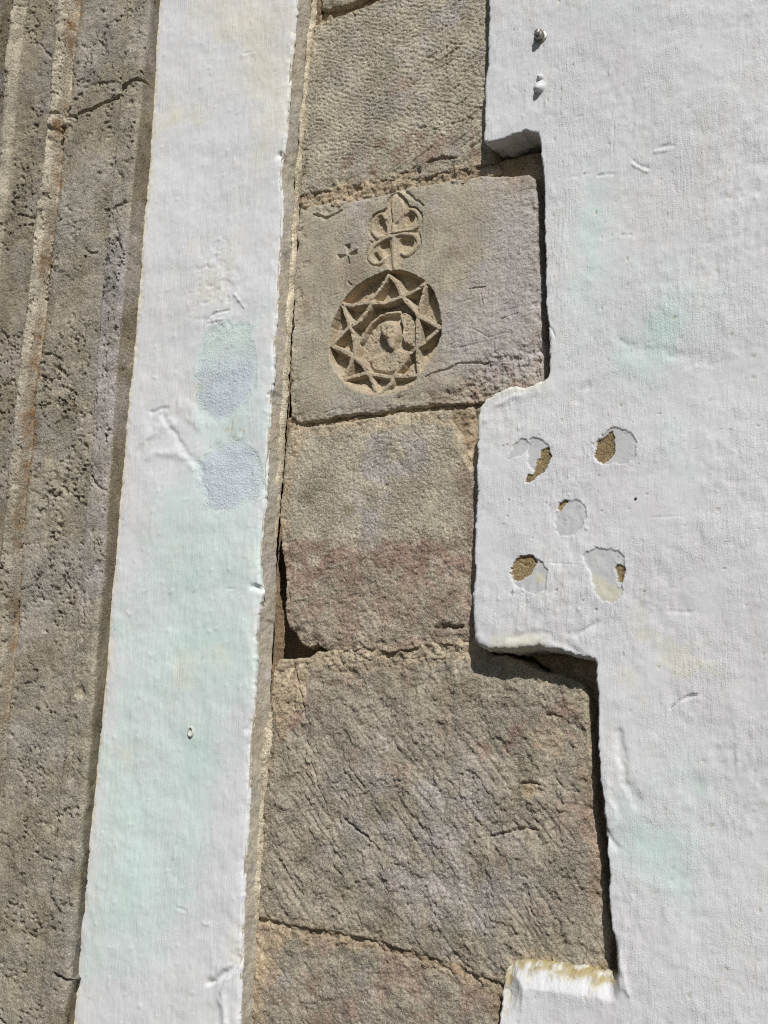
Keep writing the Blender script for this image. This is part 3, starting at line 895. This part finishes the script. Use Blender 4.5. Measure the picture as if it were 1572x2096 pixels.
# pale mortar bead where the band's bare edge meets the quoin
seam_px = [(652, -120), (645, 20), (638, 80), (627, 200), (616, 330), (609, 430), (601, 560), (592, 700), (582, 850), (575, 960), (567, 1080), (563, 1130)]
seam_px2 = [(556, 1440), (550, 1520), (542, 1600), (533, 1720), (527, 1830), (518, 1930), (508, 2030), (500, 2110), (490, 2250)]
def bead(px_, seed, w0=.0048):
    p = at(px_, .002)
    n = 420
    zz = np.linspace(p[0, 1], p[-1, 1], n); xx = np.interp(zz, p[::-1, 1], p[::-1, 0])
    k = 11
    A = np.linspace(0, math.pi, k)
    w = w0*(.8+.5*fbm(zz, zz*0, .06, 3, seed)); dep = .0055*(.8+.4*fbm(zz, zz*0+3, .04, 3, seed+1))
    tp = np.clip(np.minimum(np.arange(n), n-1-np.arange(n))/60, 0, 1)**.7
    w = w*(.25+.75*tp); dep = dep*(.2+.8*tp)
    X = xx[:, None]-.003+np.cos(A)[None]*w[:, None]*1.0+fbm(zz[:, None]+0*A, 0*zz[:, None]+A, .012, 3, seed+2)*.0012
    Y = .006-np.sin(A)[None]**.8*dep[:, None]*2.0+fbm(zz[:, None]+0*A, 0*zz[:, None]+A*.01, .008, 3, seed+4)*.0016
    co = np.stack([X.ravel(), Y.ravel(), (zz[:, None]+0*A).ravel()], 1)
    i = np.arange(n*k).reshape(n, k)
    q = np.stack([i[:-1, :-1], i[1:, :-1], i[1:, 1:], i[:-1, 1:]], -1).reshape(-1, 4)
    m = np.zeros((n*k, 4)); m[:, 2] = np.clip(.9+.5*fbm(co[:, 0], co[:, 2], .03, 3, seed+6), 0, 1)
    m[:, 0] = speck(co[:, 0], co[:, 2], .04, .3, .7, seed+7)*.5
    mesh_obj('mortar_seam', co, q, np.zeros((0, 3), int), M['mortar'], quoin, m, None, QORG)
mortar([(546, 1400), (562, 1348), (600, 1346), (645, 1348), (622, 1372), (592, 1420), (570, 1500), (545, 1500)], .006, .0014, .006, 468, .15, .25, 'tan mortar wedge under the broken corner')
bead(seam_px, 600); bead(seam_px2, 620, .0092)

# ------------------------------------------------------------------ right-hand plaster with stepped edge
PY = -.024
PORG = (-.45, 0, 0)
plaster = empty('plaster_wall', PORG, 'broad whitewashed plaster wall with stepped edge cut round the quoin and five flaked spots', 'plaster wall')
PE = [(1003, -260), (1001, 0), (997, 60), (999, 90), (996, 130), (994, 180), (991, 230), (988, 280), (989, 293), (1010, 290), (1030, 284), (1053, 275), (1073, 269), (1090, 270), (1102, 270),
      (1106, 300), (1109, 380), (1112, 460), (1114, 550), (1117, 620), (1121, 660), (1119, 700), (1123, 735), (1121, 760), (1117, 772), (1109, 779), (1091, 787), (1073, 792), (1054, 790), (1036, 793),
      (1012, 804), (993, 819), (981, 834), (978, 861), (976, 907), (975, 960), (973, 1100), (970, 1200), (967, 1285), (969, 1308), (978, 1322), (1000, 1331), (1050, 1332), (1100, 1328), (1140, 1333),
      (1180, 1342), (1205, 1346), (1217, 1352), (1222, 1375), (1224, 1450), (1226, 1520), (1232, 1600), (1239, 1650), (1239, 1700), (1246, 1760), (1250, 1850), (1255, 1900), (1262, 1950), (1260, 1985),
      (1256, 1998), (1235, 1992), (1200, 1984), (1160, 1980), (1100, 1970), (1060, 1966), (1042, 1970), (1030, 1986), (1026, 2030), (1023, 2096), (1018, 2250)]
pe = at(PE, PY)
pl_pts = np.concatenate([[(pe[0, 0], Z_TOP)], pe, [(pe[-1, 0], Z_BOT-.02), (.6, Z_BOT-.02), (.6, Z_TOP)]])
Zp = lambda p: at(zoomed(p, 920, 760, 3.275), PY)
FLAKE = [smooth(Zp(p), 1) for p in (
    [(372, 600), (400, 540), (450, 465), (490, 438), (520, 458), (540, 500), (500, 560), (430, 585)],
    [(520, 462), (570, 435), (632, 462), (672, 512), (678, 570), (665, 640), (600, 690), (520, 640), (520, 540)],
    [(960, 530), (990, 440), (1060, 378), (1110, 370), (1200, 395), (1250, 460), (1258, 560), (1230, 622), (1100, 622), (1030, 632), (970, 595)],
    [(718, 930), (740, 872), (840, 850), (890, 875), (920, 940), (918, 1010), (880, 1070), (800, 1115), (720, 1105), (708, 1000)],
    [(408, 1330), (430, 1275), (480, 1228), (560, 1235), (620, 1275), (668, 1330), (652, 1400), (658, 1480), (560, 1500), (440, 1440), (408, 1390)],
    [(890, 1250), (920, 1200), (1050, 1185), (1160, 1215), (1182, 1260), (1172, 1340), (1165, 1440), (1165, 1530), (1100, 1565), (1020, 1540), (970, 1450), (950, 1340)])]
BARE = [smooth(Zp(p), 1) for p in (
    [(605, 520), (650, 500), (675, 540), (670, 610), (640, 670), (600, 690), (545, 752), (500, 752), (510, 700), (560, 680), (570, 620), (600, 580)],
    [(1000, 450), (1085, 385), (1095, 430), (1102, 540), (1080, 600), (1030, 628), (980, 602), (958, 550), (980, 490)],
    [(722, 910), (750, 868), (797, 863), (778, 900), (750, 942), (722, 944)],
    [(408, 1310), (450, 1250), (500, 1230), (582, 1250), (582, 1300), (550, 1360), (490, 1400), (440, 1428), (408, 1370)],
    [(1108, 1320), (1140, 1293), (1188, 1318), (1193, 1370), (1152, 1424), (1118, 1380)])]

def plaster_surface(x, z, s):
    m = np.zeros((len(x), 4))
    r = .0022+.004*np.abs(fbm(x, z, .06, 4, 700))+.005*sstep(.06, .0, np.abs(z-at([(1000, 1290)], PY)[0, 1]))
    # the ledge over the lowest step slopes away towards the stone
    zl = at([(1130, 2002)], PY)[0, 1]
    ledge = sstep(.055, .015, np.abs(z-zl))*sstep(at([(1010, 2000)], PY)[0, 0], at([(1040, 2000)], PY)[0, 0], x)*sstep(at([(1275, 2000)], PY)[0, 0], at([(1245, 2000)], PY)[0, 0], x)
    r = np.maximum(r, .002)
    h = -PY+.004*sstep(at([(1150, 900)], PY)[0, 1], at([(1150, 1300)], PY)[0, 1], z)+edge_round(s, r)-ledge*.019*np.clip(1-s/.026, 0, 1)+ledge*sstep(.04, .0, s)*fbm(x, z, .014, 5, 708, .65)*.0030
    rough = sstep(-.35, .45, fbm(x, z, .16, 3, 709))
    h = h+fbm(x, z, .35, 2, 701)*.004+fbm(x, z, .08, 4, 702)*.0012+fbm(x, z, .022, 4, 707)*.0008*rough
    u, v = rot(x, z, -6)
    h = h+fbm(u*1.6, v*.5, .014, 3, 703)*.0005*(.2+rough)
    pim = sstep(.62, .95, fbm(x*1.2, z*.8, .011, 3, 705)); h = h+pim*.0010*(.25+.9*rough)
    hole = sstep(.88, .98, fbm(x, z, .008, 2, 706)); h = h-hole*.0012
    for px_, w, d in (([(1372, 1452), (1385, 1440), (1398, 1432), (1412, 1426), (1430, 1423), (1455, 1422)], .0011, .0032), ([(1372, 1456), (1410, 1434), (1440, 1430)], .003, -.0004),
                      ([(1292, 325), (1305, 335), (1328, 343)], .0018, .002), ([(1292, 334), (1315, 348), (1330, 350)], .002, -.0018), ([(1350, 300), (1370, 297), (1385, 299)], .0016, .0016),
                      ([(1335, 312), (1365, 308)], .002, -.0016), ([(1222, 358), (1245, 354), (1262, 356)], .0016, .0016), ([(1140, 365), (1180, 358), (1215, 350)], .0012, .001),
                      ([(1155, 243), (1195, 235)], .001, .001), ([(1256, 250), (1253, 320)], .0012, .0008), ([(1380, 350), (1378, 385), (1390, 400)], .0015, .001),
                      ([(1270, 480), (1290, 478)], .002, .0012), ([(1265, 1500), (1275, 1560), (1285, 1605), (1310, 1640)], .006, .0022), ([(1245, 1610), (1255, 1690)], .008, -.0014),
                      ([(1180, 1300), (1205, 1285), (1235, 1272)], .004, .0016), ([(1050, 1305), (1110, 1295), (1150, 1320), (1190, 1335)], .005, .0013), ([(1040, 1318), (1120, 1312), (1170, 1330)], .007, -.0008),
                      ([(1060, 1150), (1080, 1160)], .003, .001), ([(1090, 1150), (1190, 1158)], .0008, .0007), ([(1330, 1060), (1400, 1058)], .0012, .0004),
                      ([(1360, 1250), (1425, 1255)], .0012, .001), ([(1180, 820), (1188, 800), (1200, 790)], .006, .0016), ([(1260, 700), (1450, 740)], .01, .0012),
                      ([(1090, 800), (1010, 830), (990, 860)], .005, -.0015), ([(1245, 1700), (1262, 1735)], .004, .002), ([(1120, 660), (1135, 690)], .003, .002),
                      ([(1365, 1460), (1340, 1500), (1310, 1530)], .0008, .0006), ([(1270, 1960), (1290, 2040)], .006, -.002)):
        h = groove(h, x, z, px_, w, d, PY, .5, int(px_[0][0]+px_[0][1]))
    part = np.zeros(len(x), int)
    wx = x+fbm(x, z, .010, 5, 720, .6)*.0030; wz = z+fbm(x, z, .010, 5, 721, .6)*.0030
    for k, pt in enumerate(FLAKE):
        sd = sdf(wx, wz, pt, .02)
        dp = .0016*sstep(at([(1150, 1300)], PY)[0, 1]-.5, at([(1150, 900)], PY)[0, 1], z)+.0004
        tilt = sstep(-.015, .03, (z-pt[:, 1].min()))
        h = h-(.0011*tilt+.0003)*sstep(-.0002, .0010, sd)
        part[sd > .0002] = 6+k
    for k, pt in enumerate(BARE):
        sd = sdf(wx, wz, pt, .02)
        h = h-(.0017+fbm(x, z, .004, 3, 730)*.0006)*sstep(-.0003, .0012, sd)
        part[sd > .0002] = k+1
    green = np.zeros(len(x))
    for k, c in enumerate(([(1165, 640), (1190, 480), (1215, 380), (1240, 480), (1270, 560), (1250, 700), (1180, 720)], [(1240, 690), (1330, 640), (1350, 560), (1430, 600), (1440, 700), (1360, 790), (1250, 770)],
                           [(1350, 880), (1400, 870), (1400, 970), (1365, 980)], [(1390, 1540), (1450, 1530), (1440, 1640), (1390, 1610)], [(1290, 1650), (1390, 1700), (1440, 1760), (1400, 1830), (1290, 1780), (1270, 1700)],
                           [(1230, 10), (1300, 0), (1330, 60), (1260, 60)], [(1180, 440), (1205, 400), (1225, 420), (1210, 520)])):
        green = np.maximum(green, blob(x, z, c, PY, .032, .03, 740+k))
    m[:, 0] = np.clip(green*(.75+.4*fbm(x, z, .03, 4, 748)), 0, 1)
    m[:, 1] = speck(x, z, .20, -.2, .5, 750)*.6
    cream = np.maximum(blob(x, z, [(1270, 1270), (1330, 1240), (1440, 1300), (1500, 1380), (1420, 1430), (1280, 1400)], PY, .02, .03, 751)*speck(x, z, .04, -.2, .4, 752)*.55,
                       blob(x, z, [(1010, 1300), (1100, 1296), (1140, 1330), (1000, 1340)], PY, .008, .006, 753)*.6)
    olive5 = np.maximum(sstep(-.001, .004, sdf(wx, wz, smooth(Zp([(955, 1340), (1100, 1420), (1165, 1440), (1165, 1530), (1100, 1562), (1020, 1538), (975, 1450)]), 1), .02)),
                        sstep(-.001, .003, sdf(wx, wz, smooth(Zp([(545, 1350), (650, 1345), (650, 1425), (600, 1435)]), 1), .02)))
    top_edge = sstep(.016, .0, s+fbm(x, z, .02, 3, 754)*.006)*(blob(x, z, [(975, 870), (985, 780), (1130, 740), (1130, 790), (1050, 812), (1000, 840)], PY, .006, .006, 755))
    m[:, 2] = np.clip(np.maximum(np.maximum(cream, olive5*.9), top_edge*.55), 0, 1)
    moss = ledge*sstep(.022, .006, s+fbm(x, z, .02, 5, 756)*.012)
    m[:, 2] = np.maximum(m[:, 2], moss*.8*speck(x, z, .012, -.4, .3, 759))
    m[:, 3] = np.clip(moss*sstep(.020, .004, s+fbm(x, z, .015, 5, 758, .6)*.012)*speck(x, z, .012, -.45, .1, 757)*.95+hole*.5+.05*speck(x*3, z*.35, .06, .0, .7, 762), 0, 1)
    for k in range(5):
        m[part == k+1] = 0
    m[:, 0] = np.where(part >= 6, 0, m[:, 0]); m[:, 1] = np.where(part >= 6, 0, m[:, 1])
    plaster_surface.part = part
    return h, np.clip(m, 0, 1)

fx = at([(1015, 900), (1330, 1250)], PY)
xs = axis(pl_pts[:, 0].min()-.004, pl_pts[:, 0].min()-.004, -.36, .604, .0019, (fx[0, 0], at([(1320, 1100)], PY)[0, 0], .0010))
zs = axis(Z_BOT-.03, 1.24, 2.72, Z_TOP+.01, .0019, (at([(1150, 1250)], PY)[0, 1], at([(1150, 865)], PY)[0, 1], .0010))
psd = lambda x, z: sdf(x, z, pl_pts)+fbm(x, z, .03, 4, 760)*.0022+fbm(x, z, .007, 3, 761)*.0011
co, q, t, sides, mask, _ = slab(xs, zs, psd, plaster_surface, .05, 12, .0025, 77)
part = np.zeros(len(co), int); part[:len(plaster_surface.part)] = plaster_surface.part
allq = np.concatenate([q, sides]); nrm = vert_normals(co, allq, t)
pq = part[allq[:, 0]]; pt_ = part[t[:, 0]]
face = None
PATCH_L = [None, 'crescent of bare sandy render inside a ringed flake', 'teardrop of bare sandy render in the upper round flake', 'tiny bare corner of the middle flake',
           'large rounded bare spot of sandy render', 'small bare chip in the tall olive flake']
PATCH_L += ['thin lifted flake beside the crescent bare spot', 'grey undercoat ring holding the crescent bare spot', 'smooth grey round flake beside the teardrop bare spot', 'grey pitted middle flake',
            'grey and olive undercoat beside the large bare spot', 'tall flake, grey above and olive below']
for k in range(12):
    c2, q2, t2, m2, n2 = sub(co, allq, t, pq == k, pt_ == k, mask, nrm)
    o = mesh_obj('plaster_face' if k == 0 else ('bare_render_patch' if k < 6 else 'flaked_undercoat'), c2, q2, t2, M['plaster' if k == 0 else ('bare' if k < 6 else 'undercoat')], plaster if k == 0 else face, m2, n2, PORG)
    if k == 0:
        face = o
    else:
        o['label'] = PATCH_L[k]

# ------------------------------------------------------------------ moulded stone jamb on the left
JORG = (float(at([(120, 1300)])[0, 0]), 0, 0)
jamb = empty('stone_jamb', JORG, 'moulded brown-grey stone door jamb with fillets and cracked joints left of the white band', 'door jamb')
LINES = [  # px line, depth
    (BL, BY),   # A where the return meets the band
    ([(332, -250), (306, 0), (268, 400), (254, 560), (232, 800), (214, 1100), (191, 1400), (174, 1600), (160, 1800), (140, 2000), (128, 2096), (112, 2250)], -.052),  # B
    ([(290, -250), (265, 0), (232, 400), (212, 600), (198, 800), (185, 1000), (168, 1200), (150, 1400), (118, 1700), (80, 2096), (62, 2250)], -.050),               # C
    ([(188, -250), (160, 0), (138, 200), (122, 300), (116, 400), (102, 500), (92, 600), (84, 700), (68, 800), (61, 900), (51, 1000), (42, 1100), (37, 1200), (32, 1300), (20, 1400), (0, 1600), (-22, 1800), (-52, 2096), (-70, 2250)], -.042),  # D
    ([(138, -250), (110, 0), (98, 200), (92, 300), (75, 400), (65, 500), (53, 600), (41, 700), (33, 800), (18, 900), (10, 1000), (0, 1100), (-10, 1200), (-20, 1300), (-32, 1400), (-52, 1600), (-74, 1800), (-104, 2096), (-122, 2250)], -.052),  # E
    ([(70, -250), (42, 0), (24, 150), (10, 300), (0, 400), (-50, 900), (-100, 1400), (-170, 2096), (-186, 2250)], -.034),   # F
]
zj = axis(Z_BOT, 1.20, 2.95, Z_TOP, .0018)
def jline(k):
    p = at(LINES[k][0], LINES[k][1]); p = p[np.argsort(p[:, 1])]
    return np.interp(zj, p[:, 1], p[:, 0])
L = [jline(k) for k in range(6)]
# profile columns from right to left: (offset from line k, depth)
def cols():
    out = []  # (x array, depth, moulding id, count to next)
    out.append((L[0]+.004, .03, 3)); out.append((L[0]+.003, -.0215, 3))
    out.append((L[1]+.0015, -.046, 3)); out.append((L[1]-.001, -.0525, 1)); out.append((L[1]-.004, -.055, 1))
    out.append((L[2]+.003, -.056, 1)); out.append((L[2], -.050, 1)); out.append((L[2]-.003, -.045, 0))
    out.append((L[3]+.010, -.046, 0)); out.append((L[3]+.003, -.036, 0)); out.append((L[3]-.002, -.037, 2))
    out.append((L[3]-.006, -.053, 2)); out.append(((L[3]+L[4])/2-.004, -.058, 2)); out.append((L[4]+.004, -.052, 2)); out.append((L[4], -.047, 2))
    out.append((L[4]-.002, -.020, 2)); out.append((L[4]-.006, -.017, 0))
    out.append((L[5]+.012, -.022, 0)); out.append((L[5]+.004, -.030, 4)); out.append((L[5]-.004, -.036, 4)); out.append((L[5]-.014, -.034, 4)); out.append((L[5]-.018, -.026, 4))
    out.append((L[5]-.022, -.010, 0)); out.append((L[5]-.10, -.006, 0)); out.append((L[5]-.12, .0, 0)); out.append((L[5]-.125, .30, 0))
    return out
CL = cols()
Xc, Yc, Ic = [], [], []
for (xa, ya, ia), (xb, yb, ib) in zip(CL[:-1], CL[1:]):
    length = float(np.mean(np.hypot(xb-xa, yb-ya)))
    n = max(2, min(45, int(length/.0019)))
    for k in range(n):
        f = k/n
        Xc.append(xa*(1-f)+xb*f); Yc.append(ya*(1-f)+yb*f); Ic.append(ia if ia == ib else (ia if f < .5 else ib))
Xc.append(CL[-1][0]); Yc.append(CL[-1][1]); Ic.append(0)
X = np.array(Xc).T; Ic = np.array(Ic)
Y = np.tile(np.array(Yc), (len(zj), 1)); Z = np.tile(zj[:, None], (1, X.shape[1]))
for _ in range(2):   # worn arrises
    Y[:, 1:-1] = Y[:, 1:-1]*.5+.25*(Y[:, :-2]+Y[:, 2:])
h = -Y.ravel(); x = X.ravel(); z = Z.ravel(); ids = np.tile(Ic, len(zj))
arc = np.cumsum(np.concatenate([[0], np.hypot(np.diff(X.mean(0)), np.diff(np.array(Yc)))]))
xa = np.tile(-arc, len(zj))+X.mean(0)[0]    # unrolled coordinate so noise does not stretch over steep faces
amp = .6+.5*sstep(-.3, .4, fbm(xa, z, .15, 3, 800))
dh = fbm(xa, z, .10, 3, 801)*.0022+fbm(xa, z, .016, 5, 802, .6)*.0019*amp+fbm(xa, z, .004, 3, 803)*.0004
pitted = sstep(.15, .5, fbm(xa, z, .05, 4, 804))
dh -= pitted*sstep(.2, .6, fbm(xa, z, .007, 3, 805))*.0026
dh -= sstep(.25, .6, perlin(xa/.0042, z/.0036, 808))*.0007*sstep(-.4, .3, fbm(xa, z, .05, 2, 809))
dh -= sstep(.72, .9, fbm(xa, z, .022, 3, 806))*.004
web = np.abs(fbm(xa*1.0, z*.8, .085, 5, 811, .6)); dh -= .0085*np.exp(-(web/.011)**2)*sstep(-.3, .25, fbm(xa, z, .12, 3, 812))
chain = np.abs(fbm(xa*1.6, z*.35, .06, 5, 813, .62)); dh -= .0060*np.exp(-(chain/.014)**2)*sstep(-.15, .3, fbm(xa, z, .15, 2, 814))
ed = np.isin(ids, (1, 2, 3)); dh -= ed*sstep(.35, .75, fbm(xa, z, .03, 4, 807))*.004
h = h+dh
rem = at([(36, 20), (30, 60), (20, 120)], -.034)
for c in rem:
    h = h+.006*np.sqrt(np.clip(1-((x-c[0])/.010)**2-((z-c[1])/.030)**2, 0, 1))
JY = -.048
for px_, w, d in (([(92, 242), (120, 232), (150, 237), (175, 225), (205, 212), (245, 195), (262, 178), (288, 164), (300, 170), (316, 182)], .0024, .014),
                  ([(45, 68), (60, 78), (75, 95), (88, 112), (105, 112)], .0018, .006), ([(160, 180), (200, 170), (235, 165), (262, 172)], .0012, .0035),
                  ([(110, 60), (130, 52), (150, 60)], .0012, .004), ([(105, 152), (120, 150), (135, 152)], .0012, .004), ([(165, 455), (200, 430), (225, 405)], .0012, .0025),
                  ([(230, 435), (255, 422), (272, 415)], .002, .006), ([(75, 430), (95, 400), (130, 392)], .0014, .004), ([(0, 425), (25, 428), (65, 440)], .0016, .006),
                  ([(170, 505), (182, 520), (195, 515)], .003, .006), ([(130, 560), (150, 575)], .0016, .003), ([(110, 465), (150, 455), (175, 450)], .001, .002),
                  ([(85, 725), (105, 725), (125, 738)], .0022, .005), ([(60, 1000), (95, 1020), (130, 1010)], .0012, .003), ([(130, 1010), (110, 1060), (90, 1090)], .0014, .003),
                  ([(20, 1215), (60, 1200), (85, 1170)], .0014, .004), ([(185, 950), (200, 990), (225, 1010), (240, 1000)], .0025, .005), ([(185, 830), (185, 930)], .0012, .003),
                  ([(70, 1560), (70, 1600), (72, 1650)], .0012, .003), ([(55, 1690), (70, 1720), (75, 1740)], .0012, .003), ([(155, 1560), (178, 1600), (185, 1620)], .0014, .003),
                  ([(75, 1755), (110, 1765), (108, 1800)], .0012, .003), ([(0, 1730), (60, 1740), (105, 1765)], .001, .002), ([(120, 1995), (135, 2002), (150, 2008)], .003, .012),
                  ([(85, 1990), (88, 2060), (82, 2096)], .0014, .004), ([(0, 930), (18, 938)], .004, .012), ([(40, 590), (60, 600)], .002, .005), ([(175, 700), (180, 760), (190, 800)], .001, .002),
                  ([(120, 850), (105, 900), (100, 940)], .001, .002), ([(150, 300), (170, 320), (165, 360)], .0012, .0022), ([(260, 320), (268, 310), (262, 300)], .002, .003),
                  ([(60, 190), (90, 275), (110, 285)], .001, .002), ([(55, 1420), (90, 1440), (60, 1480)], .001, .002), ([(20, 2000), (45, 1970)], .001, .002)):
    h = groove(h, x, z, px_, w, d, JY, .8, int(px_[0][0]*3+px_[0][1]))
# plaster lump squeezed out of the joint
q0 = at([(122, 252), (118, 278)], -.05)
for c, rx, rz, hh in ((q0[0], .018, .010, .010), (q0[1], .016, .007, .006)):
    h = h+hh*np.sqrt(np.clip(1-((x-c[0])/rx)**2-((z-c[1])/rz)**2, 0, 1))
mask = np.zeros((len(x), 4)); reds = speck(xa, z, .10, .1, .5, 828)
lump = np.clip(1.6-np.hypot((x-q0.mean(0)[0])/.022, (z-q0.mean(0)[1])/.020), 0, 1)
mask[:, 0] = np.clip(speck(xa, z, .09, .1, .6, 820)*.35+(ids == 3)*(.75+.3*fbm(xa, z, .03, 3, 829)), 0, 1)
mask[:, 1] = np.clip(speck(xa, z, .12, -.05, .45, 821)*.45+(ids == 1)*sstep(2.55, 2.3, z)*sstep(1.75, 1.95, z)*.6, 0, 1)
rollc = np.isin(ids, (2,))*1.0
mask[:, 2] = np.clip(rollc*(.7+.5*fbm(xa, z, .05, 3, 822))*sstep(1.9, 2.3, z)+lump+(ids == 4)*(.5+.5*fbm(xa, z, .04, 3, 823)), 0, 1)
Ld = np.tile(L[3][:, None], (1, X.shape[1])).ravel()
stain = np.exp(-((x-Ld-.004+fbm(xa, z, .05, 3, 824)*.006)/(.0085+.004*fbm(xa*0, z, .2, 2, 825)))**2)*sstep(-.8, .0, fbm(xa*0, z, .16, 3, 826))*sstep(1.5, 1.9, z)
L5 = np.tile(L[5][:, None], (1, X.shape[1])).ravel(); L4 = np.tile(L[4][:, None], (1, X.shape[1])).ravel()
mask[:, 0] = np.maximum(mask[:, 0], sstep(-.016, -.022, x-L5)*.9)  # shadow left of the inner fillet, painted in with the dark pigment
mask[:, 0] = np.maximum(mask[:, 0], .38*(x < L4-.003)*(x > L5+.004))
mask[:, 3] = np.clip(1.15*stain*(.65+1.0*fbm(xa, z, .02, 3, 827)), 0, 1)
co = np.stack([x, -h, z], 1)
i = np.arange(len(x)).reshape(X.shape)
q = np.stack([i[:-1, :-1], i[:-1, 1:], i[1:, 1:], i[1:, :-1]], -1).reshape(-1, 4)
nrm = vert_normals(co, q, np.zeros((0, 3), int))
jt = at([(-400, 300), (40, 250), (92, 242), (120, 232), (150, 237), (175, 225), (205, 212), (245, 195), (262, 178), (288, 164), (300, 170), (316, 182), (420, 190)], JY)
upper = z > np.interp(x, jt[:, 0], jt[:, 1])
qu = upper[q].all(1); qi = ids[q[:, 0]]
E3 = np.zeros((0, 3), int)
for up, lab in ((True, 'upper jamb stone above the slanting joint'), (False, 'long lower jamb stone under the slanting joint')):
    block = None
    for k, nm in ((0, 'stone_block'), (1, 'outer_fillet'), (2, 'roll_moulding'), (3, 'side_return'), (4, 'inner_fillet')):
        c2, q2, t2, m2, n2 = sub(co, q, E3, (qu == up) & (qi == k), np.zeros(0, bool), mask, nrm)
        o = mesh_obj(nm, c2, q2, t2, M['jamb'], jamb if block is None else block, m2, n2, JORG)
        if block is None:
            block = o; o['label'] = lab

# ------------------------------------------------------------------ small fixings in the plaster
def lathe(name, prof, mat, parent, loc, seg=20, axis_dir=(0, -1, 0), squash=(1, 1)):
    prof = np.array(prof, float); n = len(prof)
    A = np.linspace(0, 2*math.pi, seg, endpoint=False)
    X = prof[:, :1]*np.cos(A)[None]*squash[0]; Zz = prof[:, :1]*np.sin(A)[None]*squash[1]; Yy = -prof[:, 1:]+0*A[None]
    co = np.stack([X.ravel(), Yy.ravel(), Zz.ravel()], 1)
    D = Vector((0, -1, 0)).rotation_difference(Vector(axis_dir)).to_matrix()
    co = co@np.array(D).T+np.array(loc)
    i = np.arange(n*seg).reshape(n, seg); j = np.roll(i, -1, 1)
    q = np.stack([i[:-1], j[:-1], j[1:], i[1:]], -1).reshape(-1, 4)
    return mesh_obj(name, co, q, np.zeros((0, 3), int), mat, parent)

p = at([(1105, 74)], PY-.003)[0]
bolt = empty('wall_bolt', (p[0], PY, p[1]), 'bare metal bolt stub sticking out of the white plaster near the stepped edge', 'bolt')
ax = (.05, -1, .12)
lathe('washer', [(.0001, .0025), (.0085, .0025), (.0092, .0015), (.0092, -.006)], M['metal'], bolt, (0, 0, 0), 24)
hexv = [(.0001, .0095), (.0058, .0095), (.0066, .0085), (.0066, .001)]
lathe('nut', hexv, M['metal'], bolt, (0, 0, 0), 6, ax).data.polygons.foreach_set('use_smooth', np.zeros(18, bool))
lathe('shank', [(.0001, .0135), (.0030, .0135), (.0036, .0128), (.0036, .004)], M['metal'], bolt, (0, 0, 0), 16, ax)

p = at([(1104, 178)], PY)[0]
plug = empty('painted_plug', (p[0], PY, p[1]), 'whitewashed screw plug lump on the plaster below the metal bolt', 'plug')
lathe('plug_body', [(.0001, .009), (.002, .0086), (.0036, .007), (.0044, .0045), (.0058, .0015), (.009, -.001), (.012, -.005)], M['paint_blob'], plug, (0, 0, -.002), 20, (.0, -1, -.25))
lathe('screw_tip', [(.0001, .005), (.0016, .0046), (.0026, .003), (.0042, .0005), (.006, -.004)], M['paint_blob'], plug, (.0005, 0, .013), 14)

p = at([(1302, 1021)], PY)[0]
nail = empty('nail', (p[0], PY, p[1]), 'tiny dark iron nail in the plaster right of the flaked spots', 'nail')
lathe('nail_head', [(.0001, .0022), (.0013, .0020), (.0017, .0012), (.0016, .0004)], M['iron'], nail, (0, 0, 0), 10)
lathe('shank', [(.0012, .0015), (.0012, -.006), (.0001, -.008)], M['iron'], nail, (0, 0, 0), 8)

p = at([(390, 1498)], BY-.001)[0]
plg = empty('plastic_plug', (p[0], BY, p[1]), 'small grey oval plug set in the mint-tinted white band', 'plug')
lathe('rim', [(.0030, -.004), (.0030, .0016), (.0036, .0024), (.0046, .0020), (.0050, .0004), (.0050, -.006)], M['plug'], plg, (0, 0, 0), 18, (0, -1, 0), (1, 1.45))
lathe('core', [(.0001, -.0012), (.0031, -.0016), (.0031, -.006)], M['iron'], plg, (0, 0, 0), 14, (0, -1, 0), (1, 1.45))

bpy.context.view_layer.update()
